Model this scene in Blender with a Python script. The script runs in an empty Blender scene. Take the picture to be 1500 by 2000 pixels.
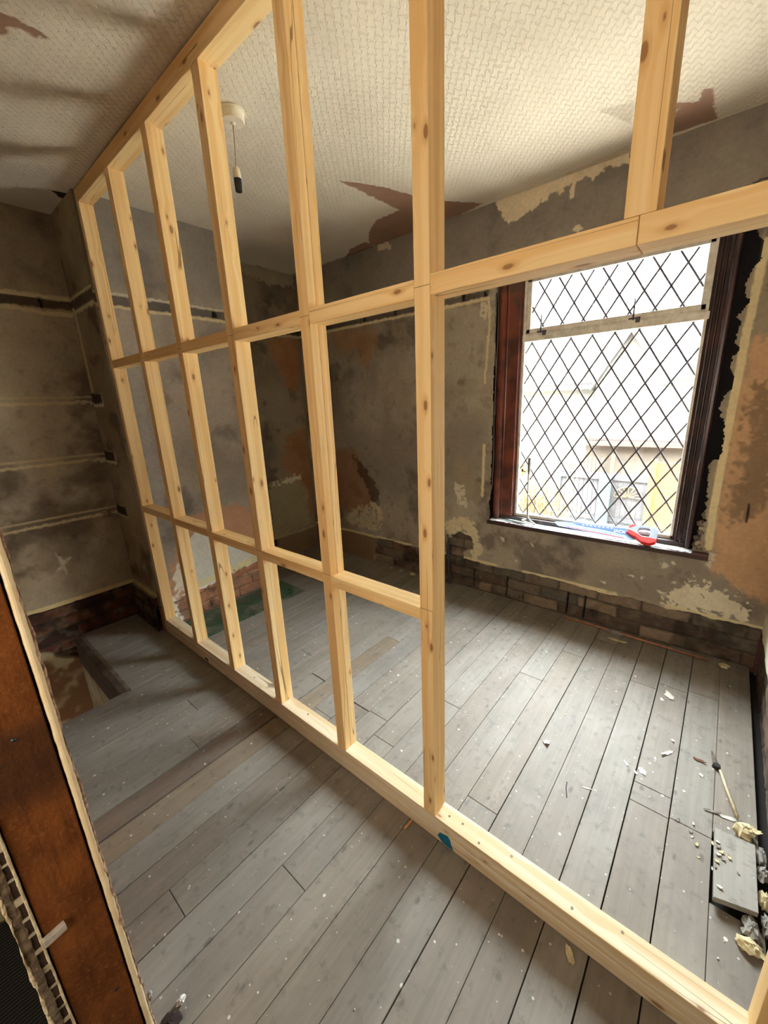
import bpy, math, random
import numpy as np
from mathutils import Vector, Matrix

# ------------------------------------------------------------------ camera, sky, light, exposure
SC = bpy.context.scene
COL = SC.collection
cam_d = bpy.data.cameras.new('camera')
cam = bpy.data.objects.new('camera', cam_d); COL.objects.link(cam)
cam_d.sensor_fit = 'VERTICAL'; cam_d.sensor_height = 24.0; cam_d.lens = 24.0 * 780.46 / 2000.0
cam_d.clip_start = 0.02
cam.matrix_world = Matrix(((0.64118, 0.230705, -0.731891, 0), (-0.766288, 0.141364, -0.626753, 0), (-0.041132, 0.9627, 0.267426, 1.365), (0, 0, 0, 1)))
SC.camera = cam
SC.view_settings.view_transform = 'Standard'
SC.view_settings.look = 'None'
SC.view_settings.gamma = 1.0
SC.view_settings.use_curve_mapping = False
SC.view_settings.exposure = 3.55
SC.cycles.max_bounces = 10
SC.cycles.diffuse_bounces = 7
SC.cycles.use_denoising = True
SC.cycles.sample_clamp_indirect = 6.0

world = bpy.data.worlds.new('overcast_sky'); SC.world = world; world.use_nodes = True
bg = world.node_tree.nodes['Background']
bg.inputs['Color'].default_value = (0.88, 0.95, 1.0, 1)
_w = world.node_tree; _tc = _w.nodes.new('ShaderNodeTexCoord'); _sp = _w.nodes.new('ShaderNodeSeparateXYZ'); _w.links.new(_tc.outputs['Generated'], _sp.inputs[0])
_mr = _w.nodes.new('ShaderNodeMapRange'); _mr.interpolation_type = 'SMOOTHSTEP'; _w.links.new(_sp.outputs[2], _mr.inputs[0])      # paler near the horizon, bright cloud higher up
for _i, _v in ((1, 0.22), (2, 0.5), (3, 0.5), (4, 6.8)): _mr.inputs[_i].default_value = _v
_w.links.new(_mr.outputs[0], bg.inputs['Strength'])

sun_d = bpy.data.lights.new('sun', 'SUN'); sun_d.energy = 1.6; sun_d.angle = math.radians(6); sun_d.color = (1, 0.94, 0.84)
sun = bpy.data.objects.new('sun', sun_d); COL.objects.link(sun)
sun.rotation_euler = Vector((0.55, -0.25, -0.8)).to_track_quat('-Z', 'Y').to_euler()      # behind the house, over the yard

por_d = bpy.data.lights.new('window_portal', 'AREA'); por_d.shape = 'RECTANGLE'; por_d.size = 1.5; por_d.size_y = 0.95
por_d.cycles.is_portal = True
por = bpy.data.objects.new('window_portal', por_d); COL.objects.link(por)
por.location = (2.66, 0.56, 1.31); por.rotation_euler = Vector((-1, 0, 0)).to_track_quat('-Z', 'Y').to_euler()

def area(name, loc, aim, sx, sy, power, color):
    d = bpy.data.lights.new(name, 'AREA'); d.shape = 'RECTANGLE'; d.size = sx; d.size_y = sy; d.energy = power; d.color = color
    o = bpy.data.objects.new(name, d); COL.objects.link(o); o.location = loc
    o.rotation_euler = Vector(aim).to_track_quat('-Z', 'Y').to_euler()
    return o
# added fill lamps without a visible source: behind the camera and in the stairwell
area('landing_fill', (-1.12, 0.15, 1.45), (1, 0.25, 0.22), 0.9, 1.1, 2.2, (1.0, 0.88, 0.72))
area('stairwell_fill', (-0.2, 2.2, -1.4), (0.3, 0.4, 1), 0.4, 0.4, 0.6, (1.0, 0.9, 0.75))

# ------------------------------------------------------------------ helpers
def lin(c):
    c = np.asarray(c, float) / 255.0
    return np.where(c <= 0.04045, c / 12.92, ((c + 0.055) / 1.055) ** 2.4)
def lc(*c): return tuple(float(v) for v in lin(c)) + (1.0,)

def link(o, parent=None, loc=None):
    COL.objects.link(o)
    if parent is not None: o.parent = parent
    if loc is not None: o.location = loc
    return o
def tag(o, label=None, cat=None, group=None, kind=None):
    if label: o['label'] = label
    if cat: o['category'] = cat
    if group: o['group'] = group
    if kind: o['kind'] = kind
    return o
def empty(name, loc=(0, 0, 0), **k):
    o = bpy.data.objects.new(name, None); link(o); o.location = loc; return tag(o, **k)
def mesh_obj(name, verts, faces, mat, parent=None, origin=(0, 0, 0), smooth=False, uv=None):
    """verts in world metres; origin = world position of the object's own origin"""
    me = bpy.data.meshes.new(name)
    O = Vector(origin)
    me.from_pydata([tuple(Vector(v) - O) for v in verts], [], faces)
    me.update()
    if mat: me.materials.append(mat)
    if smooth: me.polygons.foreach_set('use_smooth', [True] * len(me.polygons))
    o = bpy.data.objects.new(name, me); COL.objects.link(o)
    if parent is not None:
        o.parent = parent; o.location = O - parent.location
    else: o.location = O
    return o
class MB:
    def __init__(s): s.v = []; s.f = []; s.uv = []
    def quad(s, a, b, c, d):
        n = len(s.v); s.v += [a, b, c, d]; s.f.append((n, n + 1, n + 2, n + 3))
    def box(s, x0, x1, y0, y1, z0, z1, rot=0.0, piv=None):
        c = [(x, y, z) for x in (x0, x1) for y in (y0, y1) for z in (z0, z1)]
        if rot:
            px_, py_ = piv or ((x0 + x1) / 2, (y0 + y1) / 2); ca, sa = math.cos(rot), math.sin(rot)
            c = [(px_ + (x - px_) * ca - (y - py_) * sa, py_ + (x - px_) * sa + (y - py_) * ca, z) for x, y, z in c]
        n = len(s.v); s.v += c
        for f in ((0, 1, 3, 2), (4, 6, 7, 5), (0, 4, 5, 1), (2, 3, 7, 6), (0, 2, 6, 4), (1, 5, 7, 3)): s.f.append(tuple(n + i for i in f))
    def tube(s, pts, r, n=8, cap=True):
        pts = [Vector(p) for p in pts]; rs = r if isinstance(r, (list, tuple)) else [r] * len(pts)
        base = len(s.v)
        for i, p in enumerate(pts):
            t = (pts[min(i + 1, len(pts) - 1)] - pts[max(i - 1, 0)]).normalized()
            a = t.cross(Vector((0, 0, 1)));
            if a.length < 0.05: a = t.cross(Vector((0, 1, 0)))
            a.normalize(); b = t.cross(a)
            for k in range(n):
                w = 2 * math.pi * k / n
                s.v.append(tuple(p + a * math.cos(w) * rs[i] + b * math.sin(w) * rs[i]))
        for i in range(len(pts) - 1):
            for k in range(n):
                k2 = (k + 1) % n
                s.f.append((base + i * n + k, base + i * n + k2, base + (i + 1) * n + k2, base + (i + 1) * n + k))
        if cap:
            s.f.append(tuple(base + k for k in range(n))[::-1]); s.f.append(tuple(base + (len(pts) - 1) * n + k for k in range(n)))
    def poly_prism(s, pts, d):
        """pts: 3D polygon, d: extrude vector"""
        n = len(s.v); m = len(pts); d = Vector(d)
        s.v += [tuple(p) for p in pts] + [tuple(Vector(p) + d) for p in pts]
        s.f.append(tuple(range(n, n + m))); s.f.append(tuple(range(n + 2 * m - 1, n + m - 1, -1)))
        for i in range(m):
            j = (i + 1) % m; s.f.append((n + i, n + m + i, n + m + j, n + j))
    def build(s, name, mat, parent=None, origin=(0, 0, 0), smooth=False, bevel=0):
        o = mesh_obj(name, s.v, s.f, mat, parent, origin, smooth)
        if bevel:
            b = o.modifiers.new('bevel', 'BEVEL'); b.width = bevel; b.segments = 2; b.limit_method = 'ANGLE'
        return o

# ---- numpy noise
def vnoise(x, y, seed=0):
    xi = np.floor(x).astype(np.int64); yi = np.floor(y).astype(np.int64); fx = x - xi; fy = y - yi
    fx = fx * fx * (3 - 2 * fx); fy = fy * fy * (3 - 2 * fy)
    def h(a, b):
        n = (a * 374761393 + b * 668265263 + seed * 974634777) & 0x7fffffff
        n = (n ^ (n >> 13)) * 1274126177 & 0x7fffffff
        n = (n ^ (n >> 16)) * 668265263 & 0x7fffffff
        return ((n ^ (n >> 15)) & 0xffff) / 65535.0
    return (h(xi, yi) * (1 - fx) + h(xi + 1, yi) * fx) * (1 - fy) + (h(xi, yi + 1) * (1 - fx) + h(xi + 1, yi + 1) * fx) * fy
def fbm(x, y, s, octv=4, seed=0):
    t = 0; a = 0.5; n = 0
    for i in range(octv):
        t = t + a * vnoise(x * s + 17.3 * i, y * s - 9.1 * i, seed + i); n += a; a *= 0.55; s *= 2.03
    return t / n
def sdpoly(u, v, poly):
    d = np.full(u.shape, 1e9); inside = np.zeros(u.shape, bool); m = len(poly)
    for i in range(m):
        ax, ay = poly[i]; bx, by = poly[(i + 1) % m]
        ex, ey = bx - ax, by - ay; wx, wy = u - ax, v - ay
        t = np.clip((wx * ex + wy * ey) / (ex * ex + ey * ey + 1e-12), 0, 1)
        d = np.minimum(d, (wx - ex * t) ** 2 + (wy - ey * t) ** 2)
        c = ((ay > v) != (by > v)) & (u < (bx - ax) * (v - ay) / (by - ay + 1e-12) + ax)
        inside ^= c
    d = np.sqrt(d); return np.where(inside, -d, d)
def ss(a, b, x):
    t = np.clip((x - a) / (b - a), 0, 1); return t * t * (3 - 2 * t)

class Surf:
    """a dense wall/ceiling sheet: real relief (h, metres along the normal) and its own paint (albedo)"""
    def __init__(s, u0, u1, v0, v1, step, seed):
        s.nu = int((u1 - u0) / step) + 1; s.nv = int((v1 - v0) / step) + 1
        s.U, s.V = np.meshgrid(np.linspace(u0, u1, s.nu), np.linspace(v0, v1, s.nv)); s.seed = seed
        s.h = np.zeros(s.U.shape); s.c = np.zeros(s.U.shape + (3,)); s.keep = np.ones((s.nv - 1, s.nu - 1), bool)
        s.rag_u = s.noise(45, 3, 91) - 0.5; s.rag_v = s.noise(45, 3, 92) - 0.5
    def noise(s, sc, o=4, k=0): return fbm(s.U, s.V, sc, o, s.seed * 7 + k)
    def base(s, c1, c2, sc=2.5, k=1, con=0.25):
        t = ss(0.5 - con, 0.5 + con, s.noise(sc, 6, k))[..., None]
        s.c = lin(c1) * (1 - t) + lin(c2) * t
    def mottle(s, c, sc, lo, hi, op, k):
        s.over(lin(c), ss(lo, hi, s.noise(sc, 5, k)) * op)
    def over(s, c, a):
        a = a[..., None]; s.c = s.c * (1 - a) + np.asarray(c) * a
    def patch(s, poly, c, rag=0.012, soft=0.003, op=1.0, vary=0.12, dh=0.0, holes=0.0, k=0):
        us = [p[0] for p in poly]; vs = [p[1] for p in poly]; m = rag * 2 + soft * 2 + 0.02
        u = s.U + s.rag_u * rag * 2.4; v = s.V + s.rag_v * rag * 2.4
        d = sdpoly(u, v, poly)
        a = 1 - ss(-soft, soft, d)
        if holes: a = a * (1 - ss(0.5 + 0.25 * (1 - holes), 0.53 + 0.25 * (1 - holes), s.noise(34, 4, 200 + k)))
        n = (s.noise(14, 4, 50 + k) - 0.5) * 2
        s.c = s.c * (1 - (a * op)[..., None]) + (lin(c)[None, None] * (1 + vary * n[..., None])) * (a * op)[..., None]
        if dh: s.h += a * dh
        return a
    def line(s, pts, w, c, rag=0.004, op=1.0, k=0, dh=0.0):
        """a painted or cut stroke along a polyline (u, v)"""
        u = s.U + s.rag_u * rag * 1.7; v = s.V + s.rag_v * rag * 1.7; d = np.full(s.U.shape, 9.0)
        for (ax, ay), (bx, by) in zip(pts[:-1], pts[1:]):
            ex, ey = bx - ax, by - ay
            t = np.clip(((u - ax) * ex + (v - ay) * ey) / (ex * ex + ey * ey + 1e-12), 0, 1)
            d = np.minimum(d, np.hypot(u - ax - ex * t, v - ay - ey * t))
        a = 1 - ss(w / 2 - 0.0025, w / 2 + 0.0025, d)
        s.over(lin(c), a * op)
        if dh: s.h += a * dh
        return a
    def bricks(s, mask, cols, bw=0.225, bh=0.075, off=0.0, z0=0.0, depth=-0.018, mort=(70, 62, 52), k=0):
        U = s.U + off + (s.noise(9, 3, 301 + k) - .5) * 0.012; V = s.V - z0 + (s.noise(9, 3, 302 + k) - .5) * 0.012
        row = np.floor(V / bh); uu = U / bw + 0.5 * (row % 2); col = np.floor(uu)
        fu = (uu - col) * bw; fv = (V / bh - row) * bh
        e = np.minimum(np.minimum(fu, bw - fu), np.minimum(fv, bh - fv)) + (s.noise(30, 4, 303 + k) - .5) * 0.012
        b = ss(0.003, 0.010, e)
        rnd = vnoise(row * 3.7 + 0.5, col * 5.3 + 0.5, 77 + k + s.seed)
        idx = np.clip((rnd * len(cols)).astype(int), 0, len(cols) - 1)
        bc = lin(np.array(cols))[idx] * (0.75 + 0.5 * s.noise(25, 4, 305 + k))[..., None]
        cc = bc * b[..., None] + lin(mort) * (0.7 + 0.6 * s.noise(40, 3, 306 + k))[..., None] * (1 - b[..., None])
        g = ss(0.5, 0.7, s.noise(16, 5, 307 + k))[..., None] * 0.55
        cc = cc * (1 - g) + lin((120, 108, 90)) * g
        g = ss(0.5, 0.68, s.noise(7, 4, 308 + k))[..., None] * 0.6
        cc = cc * (1 - g) + lin((34, 28, 24)) * g
        s.c = s.c * (1 - mask[..., None]) + cc * mask[..., None]
        s.h += mask * (depth + (b - 1) * 0.010 + (s.noise(40, 3, 309 + k) - 0.5) * 0.006)
    def build(s, name, fn, mat, flip=False):
        """fn(U, V, h) -> X, Y, Z"""
        X, Y, Z = fn(s.U, s.V, s.h)
        co = np.stack([np.broadcast_to(a, s.U.shape) for a in (X, Y, Z)], -1).reshape(-1, 3)
        idx = np.arange(s.nu * s.nv).reshape(s.nv, s.nu)
        q = np.stack([idx[:-1, :-1], idx[:-1, 1:], idx[1:, 1:], idx[1:, :-1]], -1)[s.keep]
        if flip: q = q[:, ::-1]
        me = bpy.data.meshes.new(name)
        me.vertices.add(len(co)); me.vertices.foreach_set('co', co.astype(np.float32).ravel())
        me.loops.add(q.size); me.loops.foreach_set('vertex_index', q.astype(np.int32).ravel())
        me.polygons.add(len(q)); me.polygons.foreach_set('loop_start', np.arange(0, q.size, 4, dtype=np.int32))
        me.polygons.foreach_set('loop_total', np.full(len(q), 4, np.int32))
        me.update(calc_edges=True)
        ca = me.color_attributes.new('albedo', 'FLOAT_COLOR', 'POINT')
        ca.data.foreach_set('color', np.concatenate([np.clip(s.c, 0, 1).reshape(-1, 3), np.ones((len(co), 1))], 1).astype(np.float32).ravel())
        me.materials.append(mat)
        o = bpy.data.objects.new(name, me); link(o); o['kind'] = 'structure'
        return o

# ------------------------------------------------------------------ materials
def nt(name):
    m = bpy.data.materials.new(name); m.use_nodes = True; t = m.node_tree
    return m, t, t.nodes['Principled BSDF']
def N(t, typ, **k):
    n = t.nodes.new(typ)
    for a, b in k.items():
        if a.startswith('i_'):
            n.inputs[int(a[2:]) if a[2:].isdigit() else a[2:]].default_value = b
        else: setattr(n, a, b)
    return n
def L(t, a, b): t.links.new(a, b)
def math_n(t, op, a, b=None, clamp=False):
    n = t.nodes.new('ShaderNodeMath'); n.operation = op; n.use_clamp = clamp
    for i, v in enumerate((a, b)):
        if v is None: continue
        if isinstance(v, (int, float)): n.inputs[i].default_value = v
        else: t.links.new(v, n.inputs[i])
    return n.outputs[0]
def mix_c(t, f, a, b, blend='MIX'):
    n = t.nodes.new('ShaderNodeMix'); n.data_type = 'RGBA'; n.blend_type = blend
    for s, v in ((n.inputs[0], f), (n.inputs[6], a), (n.inputs[7], b)):
        if isinstance(v, (int, float)): s.default_value = v
        elif isinstance(v, tuple): s.default_value = v
        else: t.links.new(v, s)
    return n.outputs[2]
def ramp(t, fac, a, b):
    n = t.nodes.new('ShaderNodeMapRange'); n.interpolation_type = 'SMOOTHSTEP'
    t.links.new(fac, n.inputs[0]); n.inputs[1].default_value = a; n.inputs[2].default_value = b
    return n.outputs[0]
def noise_n(t, vec, scale, detail=4, rough=0.55):
    n = t.nodes.new('ShaderNodeTexNoise'); n.inputs['Scale'].default_value = scale; n.inputs['Detail'].default_value = detail
    n.inputs['Roughness'].default_value = rough
    if vec is not None: t.links.new(vec, n.inputs['Vector'])
    return n.outputs['Fac']
def bump_n(t, p, h, strength=0.3, dist=0.004):
    b = t.nodes.new('ShaderNodeBump'); b.inputs['Strength'].default_value = strength; b.inputs['Distance'].default_value = dist
    t.links.new(h, b.inputs['Height']); t.links.new(b.outputs[0], p.inputs['Normal'])

def simple(name, rgb, rough=0.6, var=0.12, scale=40, metal=0.0, bump=0.0, spec=0.5, rgb2=None):
    m, t, p = nt(name)
    tc = N(t, 'ShaderNodeTexCoord')
    n = noise_n(t, tc.outputs['Object'], scale, 5)
    c = lc(*rgb); d = lc(*rgb2) if rgb2 else tuple(v * (1 - 2 * var) for v in c[:3]) + (1,)
    L(t, mix_c(t, ramp(t, n, 0.35, 0.65), c, d), p.inputs['Base Color'])
    p.inputs['Roughness'].default_value = rough; p.inputs['Metallic'].default_value = metal
    p.inputs['Specular IOR Level'].default_value = spec
    if bump: bump_n(t, p, n, bump, 0.003)
    return m

# plaster sheets: albedo comes from the sheet's own paint layer, fine grain from nodes
def plaster_mat(name, rough=0.9, fine=0.25, bs=0.35):
    m, t, p = nt(name)
    at = N(t, 'ShaderNodeAttribute', attribute_name='albedo'); tc = N(t, 'ShaderNodeTexCoord')
    n1 = noise_n(t, tc.outputs['Object'], 55, 8, 0.65); n2 = noise_n(t, tc.outputs['Object'], 9, 5, 0.6)
    f = math_n(t, 'ADD', math_n(t, 'MULTIPLY', n1, fine * 2), math_n(t, 'MULTIPLY', n2, fine))
    f = math_n(t, 'ADD', f, 1 - fine * 1.5)
    L(t, mix_c(t, 1.0, at.outputs['Color'], f, 'MULTIPLY'), p.inputs['Base Color'])
    p.inputs['Roughness'].default_value = rough; p.inputs['Specular IOR Level'].default_value = 0.25
    bump_n(t, p, n1, bs, 0.004)
    return m
M_PLASTER = plaster_mat('bare_plaster')

CSIGN = -0.75
def ceiling_mat():
    m, t, p = nt('embossed_ceiling_paper')
    at = N(t, 'ShaderNodeAttribute', attribute_name='albedo'); tc = N(t, 'ShaderNodeTexCoord')
    sep = N(t, 'ShaderNodeSeparateXYZ'); L(t, tc.outputs['Object'], sep.inputs[0])
    nz = noise_n(t, tc.outputs['Object'], 60, 3)
    nzo = math_n(t, 'MULTIPLY', math_n(t, 'SUBTRACT', nz, 0.5), 0.024)
    x = math_n(t, 'ADD', sep.outputs[0], nzo); y = math_n(t, 'ADD', sep.outputs[1], nzo)
    P, Q = 2 * math.pi / 0.036, 2 * math.pi / 0.030
    sy = math_n(t, 'SINE', math_n(t, 'MULTIPLY', y, Q)); sx = math_n(t, 'SINE', math_n(t, 'MULTIPLY', x, P))
    a = math_n(t, 'ABSOLUTE', math_n(t, 'SINE', math_n(t, 'ADD', math_n(t, 'MULTIPLY', x, P * 0.5), math_n(t, 'MULTIPLY', sy, 1.0))))
    b = math_n(t, 'ABSOLUTE', math_n(t, 'SINE', math_n(t, 'ADD', math_n(t, 'MULTIPLY', y, Q * 0.5), math_n(t, 'MULTIPLY', sx, 1.2))))
    r1 = ramp(t, a, 0.40, 0.05); r2 = math_n(t, 'MULTIPLY', ramp(t, b, 0.30, 0.05), 0.7)
    h = math_n(t, 'MAXIMUM', r1, r2)
    h = math_n(t, 'ADD', h, math_n(t, 'MULTIPLY', nz, 0.5))
    al = N(t, 'ShaderNodeSeparateColor'); L(t, at.outputs['Color'], al.inputs[0])
    paper = ramp(t, al.outputs[2], 0.26, 0.32)            # the emboss exists only where there is paper
    h = math_n(t, 'MULTIPLY', h, paper)
    n2 = noise_n(t, tc.outputs['Object'], 6, 4)
    f = math_n(t, 'ADD', math_n(t, 'MULTIPLY', n2, 0.14), 0.93)
    L(t, mix_c(t, 1.0, at.outputs['Color'], f, 'MULTIPLY'), p.inputs['Base Color'])
    p.inputs['Roughness'].default_value = 0.75; p.inputs['Specular IOR Level'].default_value = 0.3
    bump_n(t, p, math_n(t, 'MULTIPLY', h, CSIGN), 0.8, 0.0032)
    return m
M_CEIL = ceiling_mat()

def pine_mat(name, light, mid, dark, rough=0.62, knots=True):
    m, t, p = nt(name)
    uv = N(t, 'ShaderNodeUVMap'); oi = N(t, 'ShaderNodeObjectInfo')
    sep = N(t, 'ShaderNodeSeparateXYZ'); L(t, uv.outputs[0], sep.inputs[0])
    rnd = math_n(t, 'MULTIPLY', oi.outputs['Random'], 41.0)
    u = math_n(t, 'ADD', sep.outputs[0], rnd); v = math_n(t, 'ADD', sep.outputs[1], rnd)
    def vec(a, b, sa, sb):
        c = N(t, 'ShaderNodeCombineXYZ'); L(t, math_n(t, 'MULTIPLY', a, sa), c.inputs[0]); L(t, math_n(t, 'MULTIPLY', b, sb), c.inputs[1]); return c.outputs[0]
    vo = N(t, 'ShaderNodeTexVoronoi', voronoi_dimensions='2D'); vo.inputs['Scale'].default_value = 1.0
    L(t, vec(u, v, 14.0, 6.0), vo.inputs['Vector'])
    d = vo.outputs['Distance']
    g0 = noise_n(t, vec(u, v, 6, 1.3), 1.0, 3)
    warp = math_n(t, 'MULTIPLY', ramp(t, d, 0.34, 0.02), 0.010)
    uu = math_n(t, 'ADD', math_n(t, 'ADD', u, warp), math_n(t, 'MULTIPLY', g0, 0.012))
    g1 = noise_n(t, vec(uu, v, 170, 2.2), 1.0, 3, 0.6)
    g2 = noise_n(t, vec(uu, v, 38, 0.9), 1.0, 2, 0.5)
    c = mix_c(t, ramp(t, g2, 0.38, 0.62), lc(*light), lc(*mid))
    c = mix_c(t, math_n(t, 'MULTIPLY', ramp(t, g1, 0.52, 0.75), 0.20), c, lc(*dark))
    c = mix_c(t, math_n(t, 'MULTIPLY', ramp(t, noise_n(t, vec(u, v, 9, 5), 1.0, 3), 0.55, 0.8), 0.25), c, lc(*mid))
    if knots:
        k = noise_n(t, vec(u, v, 90, 60), 1.0, 2)
        dd = math_n(t, 'ADD', d, math_n(t, 'MULTIPLY', math_n(t, 'SUBTRACT', k, 0.5), 0.04))
        scv = N(t, 'ShaderNodeSeparateColor'); L(t, vo.outputs['Color'], scv.inputs[0]); on = math_n(t, 'LESS_THAN', scv.outputs[0], 0.52)
        sz = math_n(t, 'ADD', math_n(t, 'MULTIPLY', scv.outputs[1], 0.06), -0.03); dd = math_n(t, 'SUBTRACT', dd, sz)
        halo = math_n(t, 'MULTIPLY', ramp(t, dd, 0.17, 0.06), on); core = math_n(t, 'MULTIPLY', ramp(t, dd, 0.075, 0.035), on)
        c = mix_c(t, math_n(t, 'MULTIPLY', halo, 0.45), c, lc(*dark))
        c = mix_c(t, math_n(t, 'MULTIPLY', core, 0.75), c, lc(136, 84, 44))
        # shakes: long thin splits
        sp = noise_n(t, vec(u, v, 26, 0.8), 1.0, 0)
        s1 = ramp(t, math_n(t, 'ABSOLUTE', math_n(t, 'SUBTRACT', sp, 0.5)), 0.007, 0.003)
        s2 = ramp(t, noise_n(t, vec(u, v, 3, 2.2), 1.0, 1), 0.53, 0.57)
        c = mix_c(t, math_n(t, 'MULTIPLY', math_n(t, 'MULTIPLY', s1, s2), 0.75), c, lc(110, 72, 38))
    L(t, c, p.inputs['Base Color'])
    p.inputs['Roughness'].default_value = rough; p.inputs['Specular IOR Level'].default_value = 0.3
    bump_n(t, p, g1, 0.25, 0.0006)
    return m
M_PINE = pine_mat('new_pine', (247, 216, 158), (236, 194, 130), (210, 158, 96))
M_PINE_W = pine_mat('weathered_pine', (230, 216, 188), (216, 190, 148), (176, 144, 104))

def floor_mat():
    m, t, p = nt('old_floorboards')
    at = N(t, 'ShaderNodeAttribute', attribute_name='albedo'); tc = N(t, 'ShaderNodeTexCoord'); o = tc.outputs['Object']
    mp = N(t, 'ShaderNodeMapping'); L(t, o, mp.inputs[0]); mp.inputs['Scale'].default_value = (2.2, 70, 1)
    g = noise_n(t, mp.outputs[0], 1.0, 5, 0.65)
    mp2 = N(t, 'ShaderNodeMapping'); L(t, o, mp2.inputs[0]); mp2.inputs['Scale'].default_value = (3.0, 14, 1)
    g2 = noise_n(t, mp2.outputs[0], 1.0, 6, 0.6)
    n1 = noise_n(t, o, 3.2, 6, 0.6); n2 = noise_n(t, o, 26, 6, 0.65)
    f = math_n(t, 'ADD', math_n(t, 'MULTIPLY', g, 0.55), math_n(t, 'MULTIPLY', g2, 0.55)); f = math_n(t, 'ADD', f, 0.44)
    c = mix_c(t, 1.0, at.outputs['Color'], f, 'MULTIPLY')
    c = mix_c(t, math_n(t, 'MULTIPLY', ramp(t, n1, 0.48, 0.70), 0.40), c, lc(150, 146, 140))
    c = mix_c(t, math_n(t, 'MULTIPLY', ramp(t, n2, 0.52, 0.72), 0.45), c, lc(78, 72, 66))
    c = mix_c(t, math_n(t, 'MULTIPLY', ramp(t, noise_n(t, o, 1.3, 6, 0.65), 0.50, 0.68), 0.35), c, lc(92, 84, 76))
    # dark knots / nail marks and pale paint spots
    mp3 = N(t, 'ShaderNodeMapping'); L(t, o, mp3.inputs[0]); mp3.inputs['Scale'].default_value = (5, 11, 1)
    vo = N(t, 'ShaderNodeTexVoronoi', voronoi_dimensions='2D'); vo.inputs['Scale'].default_value = 1.0; L(t, mp3.outputs[0], vo.inputs['Vector'])
    scv = N(t, 'ShaderNodeSeparateColor'); L(t, vo.outputs['Color'], scv.inputs[0])
    kn = math_n(t, 'MULTIPLY', ramp(t, math_n(t, 'ADD', vo.outputs['Distance'], math_n(t, 'MULTIPLY', n2, 0.20)), 0.19, 0.12), math_n(t, 'LESS_THAN', scv.outputs[0], 0.28))
    c = mix_c(t, math_n(t, 'MULTIPLY', kn, 0.55), c, lc(74, 66, 60))
    for sc, r, op in ((17, 0.085, 0.8), (34, 0.10, 0.55)):
        v2 = N(t, 'ShaderNodeTexVoronoi', voronoi_dimensions='2D'); v2.inputs['Scale'].default_value = sc; L(t, o, v2.inputs['Vector'])
        sc2 = N(t, 'ShaderNodeSeparateColor'); L(t, v2.outputs['Color'], sc2.inputs[0])
        on = math_n(t, 'LESS_THAN', sc2.outputs[0], 0.17)
        rr = math_n(t, 'MULTIPLY', sc2.outputs[1], r)
        a = math_n(t, 'LESS_THAN', math_n(t, 'ADD', v2.outputs['Distance'], math_n(t, 'MULTIPLY', math_n(t, 'SUBTRACT', n2, 0.5), 0.12)), rr)
        c = mix_c(t, math_n(t, 'MULTIPLY', math_n(t, 'MULTIPLY', a, on), op), c, lc(214, 212, 202))
    L(t, c, p.inputs['Base Color'])
    p.inputs['Roughness'].default_value = 0.62; p.inputs['Specular IOR Level'].default_value = 0.35
    bump_n(t, p, math_n(t, 'ADD', g, g2), 0.3, 0.0012)
    return m
M_FLOOR = floor_mat()

M_VOID = simple('dark_void', (30, 26, 23), 0.95)
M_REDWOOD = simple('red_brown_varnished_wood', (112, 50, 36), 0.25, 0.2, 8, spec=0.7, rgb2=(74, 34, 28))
M_DARKWOOD = simple('dark_stained_wood', (52, 34, 30), 0.4, 0.2, 12)
M_FRAME = simple('weathered_white_frame', (232, 228, 218), 0.5, 0.1, 30, bump=0.2, rgb2=(206, 200, 188))
M_LEAD = simple('lead_came', (92, 86, 90), 0.5, 0.1, 60, metal=0.2)
M_DUST = simple('white_dust', (205, 208, 212), 0.95, 0.12, 60, bump=0.5, rgb2=(160, 160, 160))
M_STEEL = simple('worn_steel', (170, 168, 160), 0.32, 0.1, 30, metal=0.9)
M_GRIP = simple('grey_rubber_grip', (120, 118, 112), 0.6)
M_BLACK = simple('black_plastic', (22, 20, 20), 0.4)
M_WHITEPL = simple('cream_plastic', (228, 218, 196), 0.4, 0.04)
M_CORD = simple('aged_cord', (190, 170, 140), 0.6)
M_CREAM = simple('cream_edge_paint', (244, 226, 186), 0.55, 0.08, 25, bump=0.3, rgb2=(232, 208, 164))
M_FLAKE = simple('white_paint_flake', (222, 220, 210), 0.8, 0.08, 60)
M_RAG = simple('cream_crumple', (210, 196, 156), 0.85, 0.12, 30, bump=0.4)
M_GREY = simple('grey_mortar', (150, 146, 138), 0.95, 0.2, 40, bump=0.6)
M_BROWNBIT = simple('brown_wood_bit', (112, 66, 42), 0.8, 0.2, 40)
M_COPPER = simple('dull_copper', (168, 116, 92), 0.5, 0.15, 25, metal=0.35)
M_TEAL = simple('teal_paint', (12, 116, 150), 0.6, 0.15, 80)

def glass_mat():
    m, t, p = nt('window_glass')
    out = t.nodes['Material Output']; tr = N(t, 'ShaderNodeBsdfTransparent'); gl = N(t, 'ShaderNodeBsdfGlossy', i_Roughness=0.02)
    mx = N(t, 'ShaderNodeMixShader'); mx.inputs[0].default_value = 0.05
    tr.inputs[0].default_value = (0.96, 0.97, 0.96, 1)
    L(t, tr.outputs[0], mx.inputs[1]); L(t, gl.outputs[0], mx.inputs[2]); L(t, mx.outputs[0], out.inputs[0]); return m
M_GLASS = glass_mat()

# ------------------------------------------------------------------ the shell
H = 2.415            # ceiling
XW = 2.44            # window wall
YF = 2.98            # far wall (alcoves)
YB = 2.585           # chimney breast face
YR = -0.27           # right wall
XL = -1.20           # stair side wall
CREAM = (214, 200, 160); PALE = (206, 196, 172); DARKP = (66, 56, 48)

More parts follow.
